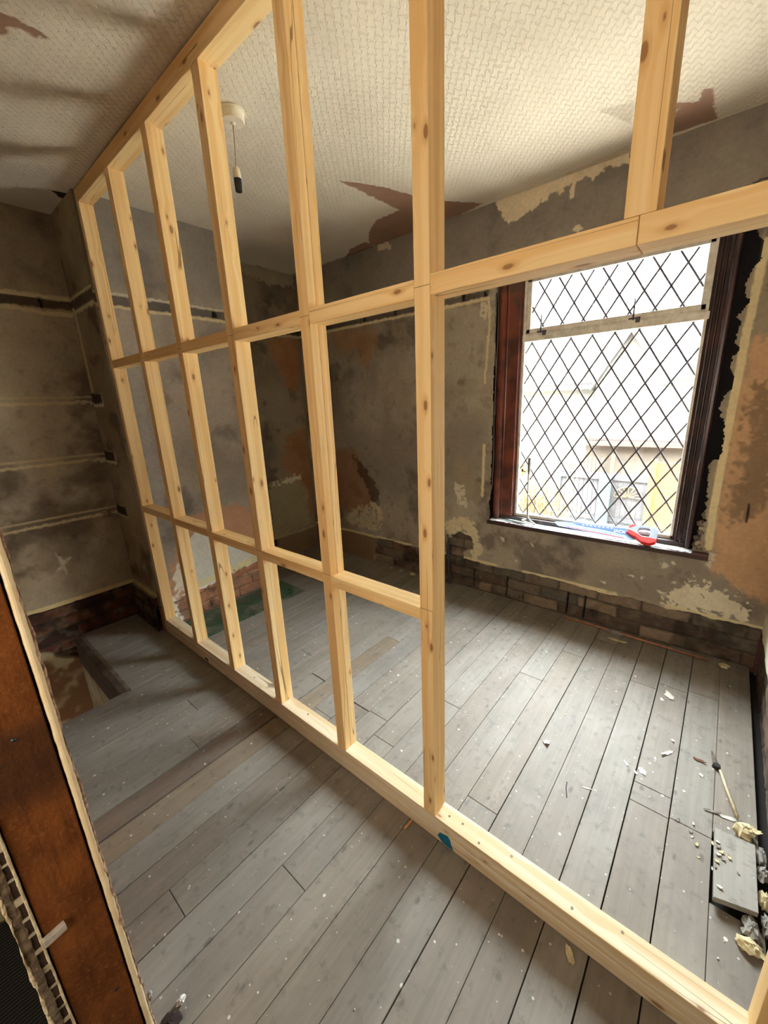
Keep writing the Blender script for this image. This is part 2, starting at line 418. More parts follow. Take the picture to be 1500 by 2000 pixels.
# window wall ------------------------------------------------------
W = Surf(YR, YF, 0.0, H, 0.005, 1)
W.base((170, 160, 144), (142, 132, 119), 2.2, 1, 0.2)
W.mottle((86, 74, 64), 5, 0.54, 0.72, 0.6, 3); W.mottle((160, 148, 128), 7, 0.58, 0.74, 0.5, 4)
W.mottle((70, 58, 50), 20, 0.60, 0.74, 0.22, 5)
W.h += (W.noise(3, 4, 11) - .5) * 0.010 + (W.noise(30, 3, 12) - .5) * 0.002
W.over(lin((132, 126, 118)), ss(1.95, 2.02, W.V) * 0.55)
W.patch([(2.583, 1.926), (2.078, 1.888), (2.096, 1.749), (2.173, 1.610), (2.263, 1.636), (2.281, 1.750), (2.481, 1.752), (2.573, 1.847)], (164,126,92), 0.03, 0.03, 0.7, k=1)
W.patch([(2.672, 0.958), (2.403, 0.979), (2.230, 0.764), (2.212, 0.523), (2.389, 0.406), (2.714, 0.456), (2.754, 0.719)], (150,104,72), 0.04, 0.03, 0.75, k=2)
W.patch([(2.407, 0.926), (2.261, 0.827), (2.146, 0.664), (2.131, 0.534), (2.216, 0.455), (2.260, 0.674), (2.359, 0.775)], (60,44,34), 0.03, 0.01, 0.75, k=3)
W.patch([(2.415, 0.473), (2.169, 0.560), (2.103, 0.427), (2.121, 0.311), (2.464, 0.274), (2.574, 0.363)], (200,186,156), 0.03, 0.01, 0.8, holes=0.75, k=4)
W.patch([(1.393, 0.998), (1.353, 0.982), (1.284, 0.846), (1.184, 0.767), (1.230, 0.654), (1.390, 0.708), (1.441, 0.869)], (152,140,116), 0.02, 0.01, 0.8, k=5)
W.patch([(1.432, 0.796), (1.338, 0.787), (1.320, 0.624), (1.389, 0.633)], (204,196,172), 0.02, 0.004, 1, holes=0.7, k=6)
W.patch([(1.487, 0.491), (1.368, 0.557), (1.263, 0.539), (1.228, 0.413), (1.182, 0.308), (1.260, 0.243), (1.346, 0.449), (1.430, 0.406), (1.495, 0.313)], (212,200,166), 0.02, 0.004, 1, holes=0.35, k=7)
W.patch([(1.170, 2.419), (1.130, 2.326), (1.068, 2.280), (1.011, 2.294), (0.899, 2.339), (0.817, 2.370), (0.733, 2.376), (0.663, 2.368), (0.609, 2.392), (0.544, 2.376), (0.508, 2.372), (0.504, 2.478), (0.629, 2.479), (0.811, 2.459), (0.992, 2.452)], (222,208,180), 0.02, 0.003, 1, dh=0.001, k=8)
for q, kk in (([(0.842, 2.366), (0.810, 2.372), (0.803, 2.348), (0.823, 2.343)], 1), ([(0.773, 2.345), (0.757, 2.384), (0.747, 2.380), (0.751, 2.303), (0.767, 2.300)], 2), ([(0.744, 2.163), (0.717, 2.185), (0.691, 2.161), (0.713, 2.144)], 3), ([(1.963, 2.396), (1.928, 2.387), (1.929, 2.363), (1.960, 2.371)], 4)):
    W.patch(q, (220,204,174), 0.008, 0.003, 1, k=10 + kk)
W.patch([(2.055, 2.418), (1.962, 2.420), (1.941, 2.385), (2.034, 2.369)], (215,200,178), 0.01, 0.003, 1, k=15)
# right of the window: grey render edge, cream line, big pink repair, smudge, white scraped patch
W.patch([(-0.013, 1.984), (0.004, 1.949), (0.011, 1.842), (0.018, 1.728), (0.024, 1.483), (0.031, 1.286), (0.031, 1.028), (0.032, 0.776), (0.054, 0.611), (-0.055, 0.552), (-0.198, 0.809)], (150,138,118), 0.02, 0.004, 0.9, k=20)
W.patch([(-0.168, 1.582), (-0.032, 1.556), (-0.020, 1.394), (-0.009, 1.195), (-0.023, 0.885), (-0.022, 0.758), (-0.015, 0.625), (-0.043, 0.563), (-0.033, 0.493), (-0.151, 0.414), (-0.211, 0.391), (-0.251, 0.363), (-0.365, 0.399)], (196,158,122), 0.03, 0.02, 0.9, k=21)
W.patch([(-0.068, 1.327), (-0.132, 1.428), (-0.205, 0.975), (-0.146, 0.757), (-0.066, 0.744), (-0.063, 0.914), (-0.071, 1.081)], (118,100,78), 0.06, 0.03, 0.75, k=22)
W.line([(-0.130, 0.836), (-0.134, 0.750)], 0.008, (30,22,18), 0.002, k=23, dh=-0.004)
W.line([(-0.018, 1.925), (-0.014, 1.761), (-0.009, 1.604), (-0.009, 1.438), (-0.006, 1.218), (-0.007, 0.957), (-0.009, 0.782), (-0.015, 0.598)], 0.030, CREAM, 0.004, k=24)
W.patch([(0.113, 0.216), (0.149, 0.282), (0.075, 0.364), (0.028, 0.412), (-0.075, 0.406), (-0.139, 0.369), (-0.186, 0.337), (-0.211, 0.289), (-0.174, 0.260), (0.048, 0.238)], (216,206,182), 0.05, 0.004, 1, holes=0.45, k=25)
W.patch([(-0.013, 0.570), (-0.053, 0.566), (-0.060, 0.513), (-0.033, 0.498)], (205,196,176), 0.02, 0.004, 1, holes=0.6, k=26)
for q, kk in (([(1.063, 0.445), (1.045, 0.448), (1.039, 0.413), (1.058, 0.416)], 1), ([(0.861, 0.448), (0.848, 0.444), (0.840, 0.418), (0.853, 0.422)], 2), ([(0.167, 0.472), (0.146, 0.483), (0.131, 0.458), (0.153, 0.446)], 3), ([(0.125, 0.497), (0.108, 0.501), (0.101, 0.479), (0.118, 0.475)], 4), ([(0.311, 0.370), (0.274, 0.373), (0.281, 0.353)], 5), ([(0.254, 0.372), (0.231, 0.378), (0.238, 0.358)], 6), ([(0.442, 0.293), (0.415, 0.301), (0.419, 0.283)], 7), ([(0.959, 0.298), (0.942, 0.309), (0.938, 0.288)], 8), ([(0.080, 0.348), (0.036, 0.390), (0.026, 0.319), (0.056, 0.295)], 9)):
    W.patch(q, (214,204,182), 0.01, 0.003, 1, k=30 + kk)
# old picture rail line
W.line([(YF, 1.932), (1.20, 1.930)], 0.020, CREAM, 0.006, k=40); W.line([(YF, 1.985), (1.17, 1.978)], 0.010, (176,160,130), 0.006, 0.7, k=41)
W.patch([(YF, 1.943), (1.20, 1.941), (1.20, 1.975), (YF, 1.980)], (92,84,76), 0.006, 0.004, 0.85, dh=-0.004, k=42)
for yy in (2.62, 2.2, 1.9, 1.36): W.patch([(yy, 1.945), (yy + .02, 1.945), (yy + .02, 1.985), (yy, 1.985)], (36,28,24), 0.006, 0.003, 1, dh=-0.01, k=43)
W.line([(1.195, 1.925), (1.185, 1.80), (1.20, 1.55), (1.205, 1.45)], 0.014, CREAM, 0.008, k=44); W.line([(1.20, 1.06), (1.205, 0.72)], 0.020, CREAM, 0.005, k=45)
W.patch([(1.20, 1.92), (1.24, 1.91), (1.25, 1.85), (1.22, 1.80), (1.20, 1.86)], PALE, 0.02, 0.003, 1, holes=0.4, k=46)
W.line([(-0.05, 2.16), (0.06, 2.15), (0.14, 2.13), (0.25, 2.14)], 0.006, (40,32,28), 0.01, k=47)
# skirting line and the bare brick under it
edge = 0.222 + (W.noise(8, 3, 60) - .5) * 0.03
W.over(lin(CREAM), ss(-0.002, 0.002, W.V - edge) * (1 - ss(-0.002, 0.003, W.V - 0.247 - (W.noise(14, 2, 61) - .5) * 0.006)) * (1 - ss(0.62, 0.66, W.noise(5, 3, 62)) * 0.9))
mb = 1 - ss(-0.003, 0.003, W.V - edge)
hole = W.patch([(1.434, 0.397), (1.366, 0.429), (1.276, 0.396), (1.266, 0.320), (1.344, 0.288), (1.351, 0.222), (1.259, 0.180), (1.199, 0.179), (1.195, 0.027), (1.495, 0.006), (1.495, 0.313)], (80,60,50), 0.012, 0.003, 1, k=63)
mb = np.maximum(mb, hole)
left = ss(2.20, 2.24, W.U + (W.noise(20, 3, 64) - .5) * 0.12)
W.over(lin((136, 112, 84)), (1 - ss(-0.003, 0.003, W.V - 0.222)) * left); W.h += (1 - ss(-0.003, 0.003, W.V - 0.222)) * left * -0.006
W.bricks(mb * (1 - left), [(118,92,78), (104,84,74), (134,116,98), (88,72,64), (112,100,88), (96,90,82)], k=1, depth=-0.022, mort=(88, 78, 68))
for yy in (1.27, 1.02, 0.62, 0.52): W.line([(yy, 0.0), (yy - 0.005, 0.16)], 0.010, (18,14,12), 0.004, k=65, dh=-0.02)
W.patch([(0.253, 0.298), (0.128, 0.334), (0.048, 0.238), (0.186, 0.240)], (150,140,118), 0.02, 0.004, 0.0, k=66)
# window opening with ragged plaster edges
y, z = W.U + W.rag_u * 0.0, W.V
lo = 0.012 + (W.noise(14, 4, 70) - .5) * 0.085 + 0.02 * (W.V < 0.7); hi = 1.150 + (W.noise(18, 4, 71) - .5) * 0.022
op = (W.U > lo) & (W.U < hi) & (W.V > 0.560) & (W.V < 2.05)
W.keep = ~(op[:-1, :-1] & op[1:, 1:])
W.h += (ss(0.05, -0.02, W.U) * ss(1.16, 1.14, W.U)) * 0  # flat
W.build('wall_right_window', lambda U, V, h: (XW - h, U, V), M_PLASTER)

# far wall of the left alcove, carried down into the stairwell ---------------
A = Surf(XL, 0.86, -1.7, H, 0.006, 2)
A.base((190, 177, 152), (150, 138, 117), 1.8, 1, 0.22)
A.mottle((80, 64, 50), 4, 0.52, 0.72, 0.65, 3); A.mottle((172, 160, 136), 5, 0.58, 0.74, 0.55, 4); A.mottle((66, 50, 40), 22, 0.60, 0.74, 0.22, 5)
A.h += (A.noise(3, 4, 11) - .5) * 0.008
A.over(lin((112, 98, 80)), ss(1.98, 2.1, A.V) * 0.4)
A.patch([(XL, 1.932), (0.9, 1.940), (0.9, 1.990), (XL, 1.985)], (78,66,54), 0.006, 0.003, 0.9, dh=-0.006, k=20)
A.line([(XL, 1.998), (0.9, 1.995)], 0.022, CREAM, 0.006, k=21); A.line([(XL, 1.925), (0.52, 1.925), (0.66, 1.912), (0.9, 1.915)], 0.022, CREAM, 0.010, k=22)
A.patch([(0.66, 1.935), (0.67, 1.935), (0.67, 1.99), (0.655, 1.99)], (20,15,12), 0.004, 0.003, 1, dh=-0.01, k=23)
for zc, g in ((1.445, 0.030), (1.105, 0.030), (0.760, 0.034)):
    A.line([(XL, zc + g / 2 + .004), (0.86, zc + g / 2)], 0.010, (206,190,150), 0.004, 0.85, k=24)
    A.line([(XL, zc - g / 2 - .006), (0.70, zc - g / 2)], 0.016, (214,198,158), 0.006, 0.9, k=25)
    A.patch([(0.70, zc - .02), (0.86, zc - .045), (0.86, zc - .02), (0.74, zc)], CREAM, 0.02, 0.004, 0.8, holes=0.5, k=26)
A.patch([(0.417, 0.441), (0.446, 0.498), (0.430, 0.576), (0.460, 0.526), (0.504, 0.518), (0.469, 0.483), (0.459, 0.412), (0.446, 0.471)], (214,206,186), 0.012, 0.004, 0.95, holes=0.35, k=27)
A.patch([(0.232, 0.695), (0.281, 0.704), (0.285, 0.672), (0.246, 0.645), (0.230, 0.665)], (110,100,84), 0.02, 0.004, 0.8, k=28)
A.line([(0.48, 0.30), (0.5, 0.34)], 0.02, (160,150,130), 0.01, 0.6, k=29)
eb = 0.232 + (A.noise(8, 3, 60) - .5) * 0.02
A.over(lin((226, 208, 158)), ss(-0.002, 0.002, A.V - eb) * (1 - ss(-0.002, 0.003, A.V - 0.262)))
A.bricks((1 - ss(-0.003, 0.003, A.V - eb)) * ss(-0.145, -0.135, A.V + 0.12 * ss(0.2, 0.45, A.U) - 0.12 + (A.noise(10, 3, 61) - .5) * .05), [(96,56,44), (76,44,36), (110,72,56), (60,40,34)], k=2)
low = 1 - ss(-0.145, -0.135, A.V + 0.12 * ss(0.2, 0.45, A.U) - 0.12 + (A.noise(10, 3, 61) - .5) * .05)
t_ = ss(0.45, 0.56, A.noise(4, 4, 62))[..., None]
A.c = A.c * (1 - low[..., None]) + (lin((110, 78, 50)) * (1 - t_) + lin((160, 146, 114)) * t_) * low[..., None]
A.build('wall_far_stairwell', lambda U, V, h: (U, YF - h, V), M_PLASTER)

# chimney breast: face and left cheek -------------------------------------
B = Surf(0.80, 1.655, 0.0, H, 0.005, 3)
B.base((172, 162, 148), (144, 135, 122), 2.2, 1, 0.2)
B.mottle((88, 78, 70), 5, 0.54, 0.72, 0.5, 3); B.mottle((150, 142, 130), 8, 0.6, 0.74, 0.4, 4)
B.h += (B.noise(3, 4, 11) - .5) * 0.008
B.patch([(0.878, 1.648), (0.935, 1.651), (0.954, 1.197), (0.961, 0.886), (0.927, 0.763), (0.871, 0.903), (0.877, 1.234), (0.873, 1.487)], (168,166,164), 0.03, 0.03, 0.6, k=1)  # soft grey swirl, a silvery sheen put into the colour
B.patch([(0.859, 0.034), (0.890, 0.331), (0.973, 0.549), (1.086, 0.691), (1.277, 0.723), (1.448, 0.699), (1.555, 0.573), (1.615, 0.436), (1.614, 0.227), (1.579, -0.021)], (190,146,114), 0.03, 0.012, 0.95, k=2)
wa = B.patch([(1.010, 0.166), (1.009, 0.359), (1.062, 0.550), (1.126, 0.610), (1.201, 0.590), (1.526, 0.372), (1.597, 0.241), (1.530, 0.213), (1.330, 0.195), (1.102, 0.166)], (212,210,198), 0.010, 0.003, 1, vary=0.04, dh=-0.02, k=3)
B.patch([(0.908, 0.307), (0.980, 0.459), (1.015, 0.393), (1.010, 0.166), (0.907, 0.172)], (220,212,192), 0.03, 0.004, 1, holes=0.35, k=4)
B.patch([(1.063, 0.235), (1.534, 0.279), (1.531, 0.225), (1.068, 0.179)], (222,212,160), 0.004, 0.003, 0.8, k=5)
B.patch([(1.055, 0.185), (1.526, 0.223), (1.530, 0.188), (1.455, 0.189), (1.369, 0.180), (1.313, 0.217), (1.250, 0.193), (1.172, 0.184), (1.103, 0.173), (1.063, 0.151)], (236,234,226), 0.01, 0.003, 1, k=6)
B.patch([(0.907, 0.172), (1.040, 0.160), (1.312, 0.210), (1.525, 0.215), (1.613, 0.219), (1.579, -0.021), (0.877, 0.006)], (160,112,84), 0.02, 0.004, 1, k=7)
bm = 1 - ss(-0.003, 0.003, B.V - 0.17 - (B.noise(9, 3, 60) - .5) * .03)
B.bricks(bm, [(186,140,110), (170,122,94), (196,156,126)], k=3, depth=-0.008, mort=(150,118,92))
B.patch([(0.86, 0.0), (0.93, 0.0), (0.90, 0.2), (0.87, 0.2)], (230,226,214), 0.02, 0.004, 1, holes=0.3, k=8)
B.patch([(0.8, 1.915), (1.7, 1.905), (1.7, 1.960), (0.8, 1.962)], (96,90,84), 0.006, 0.003, 0.9, dh=-0.005, k=20)
B.line([(0.8, 1.968), (1.7, 1.962)], 0.012, PALE, 0.010, 0.9, k=21); B.line([(0.8, 1.908), (1.7, 1.900)], 0.018, CREAM, 0.007, k=22)
for xx in (0.97, 1.44): B.patch([(xx, 1.92), (xx + .03, 1.92), (xx + .03, 1.96), (xx, 1.96)], (30,24,22), 0.006, 0.003, 1, dh=-0.01, k=23)
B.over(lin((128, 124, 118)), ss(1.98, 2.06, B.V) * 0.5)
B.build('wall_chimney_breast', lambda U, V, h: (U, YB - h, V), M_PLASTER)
K = Surf(YB, YF, 0.0, H, 0.008, 4)
K.base((180, 164, 134), (140, 126, 102), 2.2, 1, 0.22); K.mottle((74, 60, 48), 6, 0.54, 0.72, 0.6, 3); K.mottle((150, 132, 100), 9, 0.6, 0.74, 0.5, 4)
K.patch([(YB, 1.925), (YF, 1.935), (YF, 1.985), (YB, 1.985)], (84,74,62), 0.006, 0.004, 0.9, dh=-0.005, k=20)
K.line([(YB, 1.992), (YF, 1.992)], 0.02, CREAM, 0.006, k=21); K.line([(YB, 1.92), (YF, 1.922)], 0.02, CREAM, 0.008, k=22)
K.line([(2.945, 1.92), (2.945, 1.50)], 0.05, (218,200,154), 0.010, k=23)
for zc in (1.445, 1.105, 0.760):
    K.patch([(2.80, zc - .03), (2.97, zc - .03), (2.97, zc + .035), (2.80, zc + .035)], (70,60,48), 0.006, 0.003, 1, dh=-0.005, k=24)
    K.line([(2.80, zc - .035), (2.97, zc - .035)], 0.018, CREAM, 0.008, 0.95, k=25); K.line([(2.795, zc - .035), (2.795, zc + .03), (2.97, zc + .04)], 0.006, CREAM, 0.004, 0.7, k=26)
ek = 0.235 + (K.noise(8, 3, 60) - .5) * 0.02
K.over(lin((214, 196, 150)), ss(-0.002, 0.002, K.V - ek) * (1 - ss(-0.002, 0.003, K.V - 0.262)))
K.bricks(1 - ss(-0.003, 0.003, K.V - ek), [(84,56,44), (66,46,38), (120,96,72)], k=4)
K.build('wall_chimney_cheek_left', lambda U, V, h: (0.80 + h * 1.0, U, V), M_PLASTER, True)
K2 = Surf(YB, YF, 0.0, H, 0.02, 5); K2.base((120, 110, 98), (96, 86, 76), 2.2)
K2.build('wall_chimney_cheek_right', lambda U, V, h: (1.655, U, V), M_PLASTER)

# right alcove ------------------------------------------------------------
R_ = Surf(1.655, XW, 0.0, H, 0.006, 6)
R_.base((150, 136, 116), (118, 107, 93), 2.2, 1, 0.2); R_.mottle((74, 62, 52), 6, 0.54, 0.72, 0.6, 3); R_.mottle((150, 138, 118), 8, 0.6, 0.74, 0.5, 4)
R_.patch([(2.096, 1.892), (2.430, 1.968), (2.440, 1.673), (2.345, 1.464), (2.249, 1.499), (2.136, 1.745)], (168,116,76), 0.05, 0.03, 0.75, k=1)
R_.patch([(2.115, 0.892), (2.199, 1.108), (2.470, 1.178), (2.431, 0.292), (2.295, 0.377), (2.283, 0.629)], (158,110,74), 0.05, 0.03, 0.75, k=2)
R_.patch([(1.957, 0.713), (2.294, 0.724), (2.367, 0.563), (2.369, 0.256), (1.940, 0.194)], (156,148,120), 0.03, 0.006, 0.9, k=3)
R_.patch([(1.986, 0.730), (2.149, 0.725), (2.328, 0.757), (2.322, 0.700), (2.143, 0.679), (1.990, 0.684)], (214,206,182), 0.03, 0.004, 1, holes=0.6, k=4)
R_.patch([(1.60, 2.36), (1.75, 2.37), (1.95, 2.35), (2.2, 2.30), (2.44, 2.33), (2.44, 2.43), (1.60, 2.43)], (160,150,128), 0.03, 0.004, 1, k=5)
R_.line([(1.6, 1.925), (2.5, 1.93)], 0.02, (190,176,146), 0.012, 0.9, k=6); R_.patch([(1.6, 1.94), (2.5, 1.945), (2.5, 1.98), (1.6, 1.98)], (66,58,50), 0.006, 0.004, 0.9, k=7)
R_.line([(2.425, 0.2), (2.425, 1.9)], 0.018, (128,118,98), 0.006, 0.8, k=9)
er = 0.195 + (R_.noise(8, 3, 60) - .5) * 0.02
R_.line([(1.95, 0.21), (2.5, 0.205)], 0.02, (170,156,126), 0.006, 0.9, k=8)
lft = 1 - ss(1.98, 2.02, R_.U + (R_.noise(14, 3, 61) - .5) * .1)
R_.bricks((1 - ss(-0.003, 0.003, R_.V - er)) * lft, [(70,52,44), (54,42,36)], k=5); R_.over(lin((128, 108, 84)), (1 - ss(-0.003, 0.003, R_.V - er)) * (1 - lft) * 0.9)
R_.build('wall_far_alcove_right', lambda U, V, h: (U, YF - h, V), M_PLASTER)

# side wall on the right ------------------------------------------------------
S_ = Surf(XL, XW, -1.7, H, 0.012, 7)
S_.base((186, 170, 146), (150, 132, 110), 2.5); S_.mottle((120, 100, 82), 6, 0.52, 0.72, 0.6, 3)
es = 0.215 + (S_.noise(8, 3, 60) - .5) * 0.05
S_.over(lin((226, 220, 200)), ss(-0.002, 0.004, S_.V - es) * (1 - ss(-0.002, 0.01, S_.V - 0.36 - (S_.noise(6, 3, 62) - .5) * .1)))
S_.bricks(1 - ss(-0.003, 0.003, S_.V - es), [(120,104,90), (96,84,74), (140,126,108)], k=6)
SI = (S_.V < 0.22); S_.h += 0
S_.build('wall_side_right', lambda U, V, h: (U, YR + h, V), M_PLASTER, True)

# ceiling with torn paper -------------------------------------------------
C = Surf(XL, XW + 0.01, -1.45, YF + 0.01, 0.006, 8)
C.base((222, 213, 194), (212, 202, 182), 2.0)
BR = (150, 118, 96)
for q, kk in (([(1.669, 1.629), (1.754, 1.578), (1.885, 1.504), (2.030, 1.464), (2.227, 1.365), (2.411, 1.227), (2.449, 1.395), (2.484, 1.560), (2.515, 1.822), (2.489, 2.074), (2.370, 2.056), (2.243, 1.950), (2.136, 1.792), (2.131, 1.612), (1.874, 1.617)], 1),
              ([(2.447, 2.366), (2.350, 2.217), (2.338, 2.073), (2.417, 2.050), (2.456, 2.132), (2.502, 2.286)], 2),
              ([(2.177, 0.354), (2.185, 0.323), (2.230, 0.276), (2.240, 0.254), (2.210, 0.244), (2.173, 0.245), (2.193, 0.213), (2.428, 0.208), (2.414, 0.361), (2.304, 0.371), (2.272, 0.350), (2.286, 0.328), (2.241, 0.324), (2.208, 0.351)], 3),
              ([(0.378, 1.678), (0.435, 1.660), (0.487, 1.648), (0.537, 1.656), (0.508, 1.698), (0.487, 1.682), (0.455, 1.698), (0.464, 1.721), (0.448, 1.760), (0.392, 1.856)], 4)):
    C.patch(q, BR, 0.010, 0.002, 1, dh=0.002, k=kk)
C.patch([(2.414, 0.800), (2.375, 0.516), (2.423, 0.494), (2.435, 0.537), (2.516, 0.732)], (196,178,150), 0.01, 0.003, 0.8, k=6)
C.patch([(0.741, 2.662), (0.826, 2.648), (0.867, 2.742), (0.845, 2.795), (0.791, 2.726)], (48,38,30), 0.01, 0.002, 1, k=7)
C.patch([(2.058, 3.132), (2.064, 2.961), (2.169, 2.965), (2.377, 2.992), (2.451, 2.817), (2.598, 3.286), (2.287, 3.552)], (176,164,140), 0.02, 0.003, 1, k=8)
C.patch([(2.015, 0.558), (2.073, 0.431), (2.203, 0.474)], (186,174,152), 0.004, 0.003, 0.7, k=9)
C.line([(2.429, 2.665), (2.430, 2.323), (2.436, 2.124), (2.487, 1.801), (2.484, 1.560), (2.451, 1.231)], 0.010, (60,50,44), 0.01, 0.8, k=10)
C.h += (C.noise(1.5, 3, 11) - .5) * 0.012 * ss(YF, YF - .3, C.V)
C.build('ceiling', lambda U, V, h: (U, V, H + h), M_CEIL, True)

# plain closing walls of the landing and the stairwell
mb_ = MB(); mb_.quad((XL, -1.45, -1.7), (XL, YF, -1.7), (XL, YF, H), (XL, -1.45, H))
tag(mb_.build('wall_stair_side', simple('stair_side_plaster', (150, 134, 110), 0.9, 0.15, 4)), kind='structure')
mb_ = MB(); mb_.quad((XL, -1.45, -1.7), (0.0, -1.45, -1.7), (0.0, -1.45, H), (XL, -1.45, H)); mb_.quad((0.0, -1.45, -1.7), (0.0, YR, -1.7), (0.0, YR, H), (0.0, -1.45, H))
tag(mb_.build('wall_landing', simple('landing_plaster', (170, 150, 122), 0.9, 0.15, 4)), kind='structure')
mb_ = MB(); mb_.quad((XL, -1.45, -1.7), (XW, -1.45, -1.7), (XW, YF, -1.7), (XL, YF, -1.7))
tag(mb_.build('floor_downstairs', simple('downstairs_floor', (90, 70, 50), 0.9, 0.15, 4)), kind='structure')

# ------------------------------------------------------------------ floorboards
rng = random.Random(5)
gaps = [-0.262, -0.148, -0.037, 0.077, 0.187, 0.296, 0.409, 0.521, 0.635, 0.750, 0.860, 0.966, 1.071, 1.178, 1.290, 1.392, 1.495, 1.606, 1.718, 1.830, 1.942, 2.052, 2.145, 2.27, 2.382, 2.494, 2.606, 2.718, 2.83, 2.985]
wide = {1.392: 0.009, 1.495: 0.0045, -0.037: 0.003, 0.077: 0.0035, 0.409: 0.003, 0.187: 0.0028, 0.966: 0.003, 1.178: 0.003}
butts = {0: [1.37], 1: [1.34, 2.09], 2: [1.333, 1.42, 2.07], 3: [2.015], 5: [2.3], 6: [2.066, 1.0], 7: [1.756], 8: [0.9], 9: [1.35, 0.45], 10: [1.0], 11: [1.09, 0.2], 12: [1.082, 2.0], 13: [0.95], 14: [1.6], 15: [0.84, 1.10], 16: [0.5, 1.8], 17: [1.2], 18: [2.1, 0.6], 19: [1.5], 20: [0.7]}
V_, F_, Cc = [], [], []
def board(x0, x1, y0, y1, c, z1=0.0):
    n = len(V_); b = 0.0010
    for x, y, z in ((x0, y0, -.022), (x1, y0, -.022), (x1, y1, -.022), (x0, y1, -.022), (x0, y0, z1 - b), (x1, y0, z1 - b), (x1, y1, z1 - b), (x0, y1, z1 - b),
                    (x0 + b, y0 + b, z1), (x1 - b, y0 + b, z1), (x1 - b, y1 - b, z1), (x0 + b, y1 - b, z1)): V_.append((x, y, z))
    for f in ((0, 1, 5, 4), (1, 2, 6, 5), (2, 3, 7, 6), (3, 0, 4, 7), (4, 5, 9, 8), (5, 6, 10, 9), (6, 7, 11, 10), (7, 4, 8, 11), (8, 9, 10, 11)):
        F_.append(tuple(n + i for i in f)); Cc.append(c)
GREY = lin((134, 129, 121)); WARM = lin((122, 109, 94))
for i in range(len(gaps) - 1):
    y0, y1 = gaps[i], gaps[i + 1]
    g0 = wide.get(y0, 0.0014) / 2; g1 = wide.get(y1, 0.0014) / 2
    if i == 0: y0 -= 0.0
    xs0 = -0.075 if y1 < 2.15 else 0.452
    xs = [xs0] + sorted(b for b in butts.get(i, []) if b > xs0) + [XW + 0.03]
    for a, b in zip(xs[:-1], xs[1:]):
        t = rng.random() * 0.5; c = (GREY * (1 - t) + WARM * t) * rng.uniform(0.94, 1.06)
        if i == 15 and a < 0.8: c = lin((112, 98, 86))
        if i == 14 and a < .8: c = lin((128, 114, 96))
        if i == 0 and a > 1.3 and b > 2: pass
        if i == 0 and a < 1.2 and b > 1.36: b = 1.132     # the last length beside the wall has been lifted out
        if i == 0:
            board(a + .001, b - .001, y0 + g0 + (0.004 if a > 1.2 else 0.0), y1 - g1, c, 0.0)
        else:
            ga = g0 if not (i == 15 and a > 1.05) else 0.0008; gb = g1 if not (i == 14 and a > 0.99) else 0.0008
            board(a + (.004 if (i, a) in ((12, 1.082), (15, 1.10)) else .0009), b - .0009, y0 + ga, y1 - gb, c, 0.0)
me = bpy.data.meshes.new('floor'); me.from_pydata(V_, [], F_); me.materials.append(M_FLOOR)
ca = me.color_attributes.new('albedo', 'FLOAT_COLOR', 'CORNER')
ca.data.foreach_set('color', np.repeat(np.concatenate([np.array(Cc), np.ones((len(Cc), 1))], 1), 4, 0).astype(np.float32).ravel())
fl_o = bpy.data.objects.new('floor', me); link(fl_o); fl_o['kind'] = 'structure'
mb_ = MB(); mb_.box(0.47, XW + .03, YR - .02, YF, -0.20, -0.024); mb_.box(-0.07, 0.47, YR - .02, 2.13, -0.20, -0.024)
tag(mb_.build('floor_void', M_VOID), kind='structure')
# strip of pale trim and joist faces around the opening to the stairs
M_TRIM = simple('dusty_trim', (112, 98, 80), 0.8, 0.2, 20, bump=0.3)
mb_ = MB(); mb_.box(0.405, 0.437, 2.14, YF - .03, -0.17, 0.010); mb_.box(-0.07, 0.405, 2.120, 2.130, -0.19, -0.002)
tag(mb_.build('trim_1', simple('dark_joist', (84, 66, 52), 0.85, 0.2, 14, bump=0.4), bevel=0.002), kind='structure')
mb_ = MB(); mb_.box(0.437, 0.456, 2.13, YF - .03, -0.02, 0.007)
tag(mb_.build('trim_2', M_TRIM, bevel=0.002), kind='structure')
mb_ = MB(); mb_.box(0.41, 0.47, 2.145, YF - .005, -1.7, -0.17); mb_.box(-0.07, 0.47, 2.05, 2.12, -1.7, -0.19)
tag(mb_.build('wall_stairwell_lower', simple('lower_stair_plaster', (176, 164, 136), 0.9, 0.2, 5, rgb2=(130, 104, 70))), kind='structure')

# ------------------------------------------------------------------ window
win = empty('window_1', (XW, 0.56, 0.56), kind='structure')
G = 2.515      # glass plane
def wpart(name, mb, mat, **k): return mb.build(name, mat, win, **k)
m = MB()       # brick reveal behind the plaster edge
m.box(XW + .004, 2.66, -0.06, -0.002, 0.50, 2.12); m.box(XW + .004, 2.66, 1.165, 1.23, 0.50, 2.12); m.box(XW + .004, 2.66, -0.06, 1.23, 2.045, 2.14); m.box(XW + .03, 2.66, -0.06, 1.23, 0.44, 0.545)
wpart('reveal', m, simple('dark_reveal', (40, 34, 32), 0.95, 0.2, 20, bump=0.6))  # dark brown-black colour all over the reveal
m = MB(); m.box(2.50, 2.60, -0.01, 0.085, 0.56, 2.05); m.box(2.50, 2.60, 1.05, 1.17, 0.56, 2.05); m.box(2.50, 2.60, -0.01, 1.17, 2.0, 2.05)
wpart('gap_backing', m, simple('gap_shade_black', (22, 20, 22), 0.95))  # near-black boards whose colour stands for the shade in the gap
M_RUB = simple('broken_mortar', (128, 116, 100), 0.95, 0.2, 40, bump=0.6)
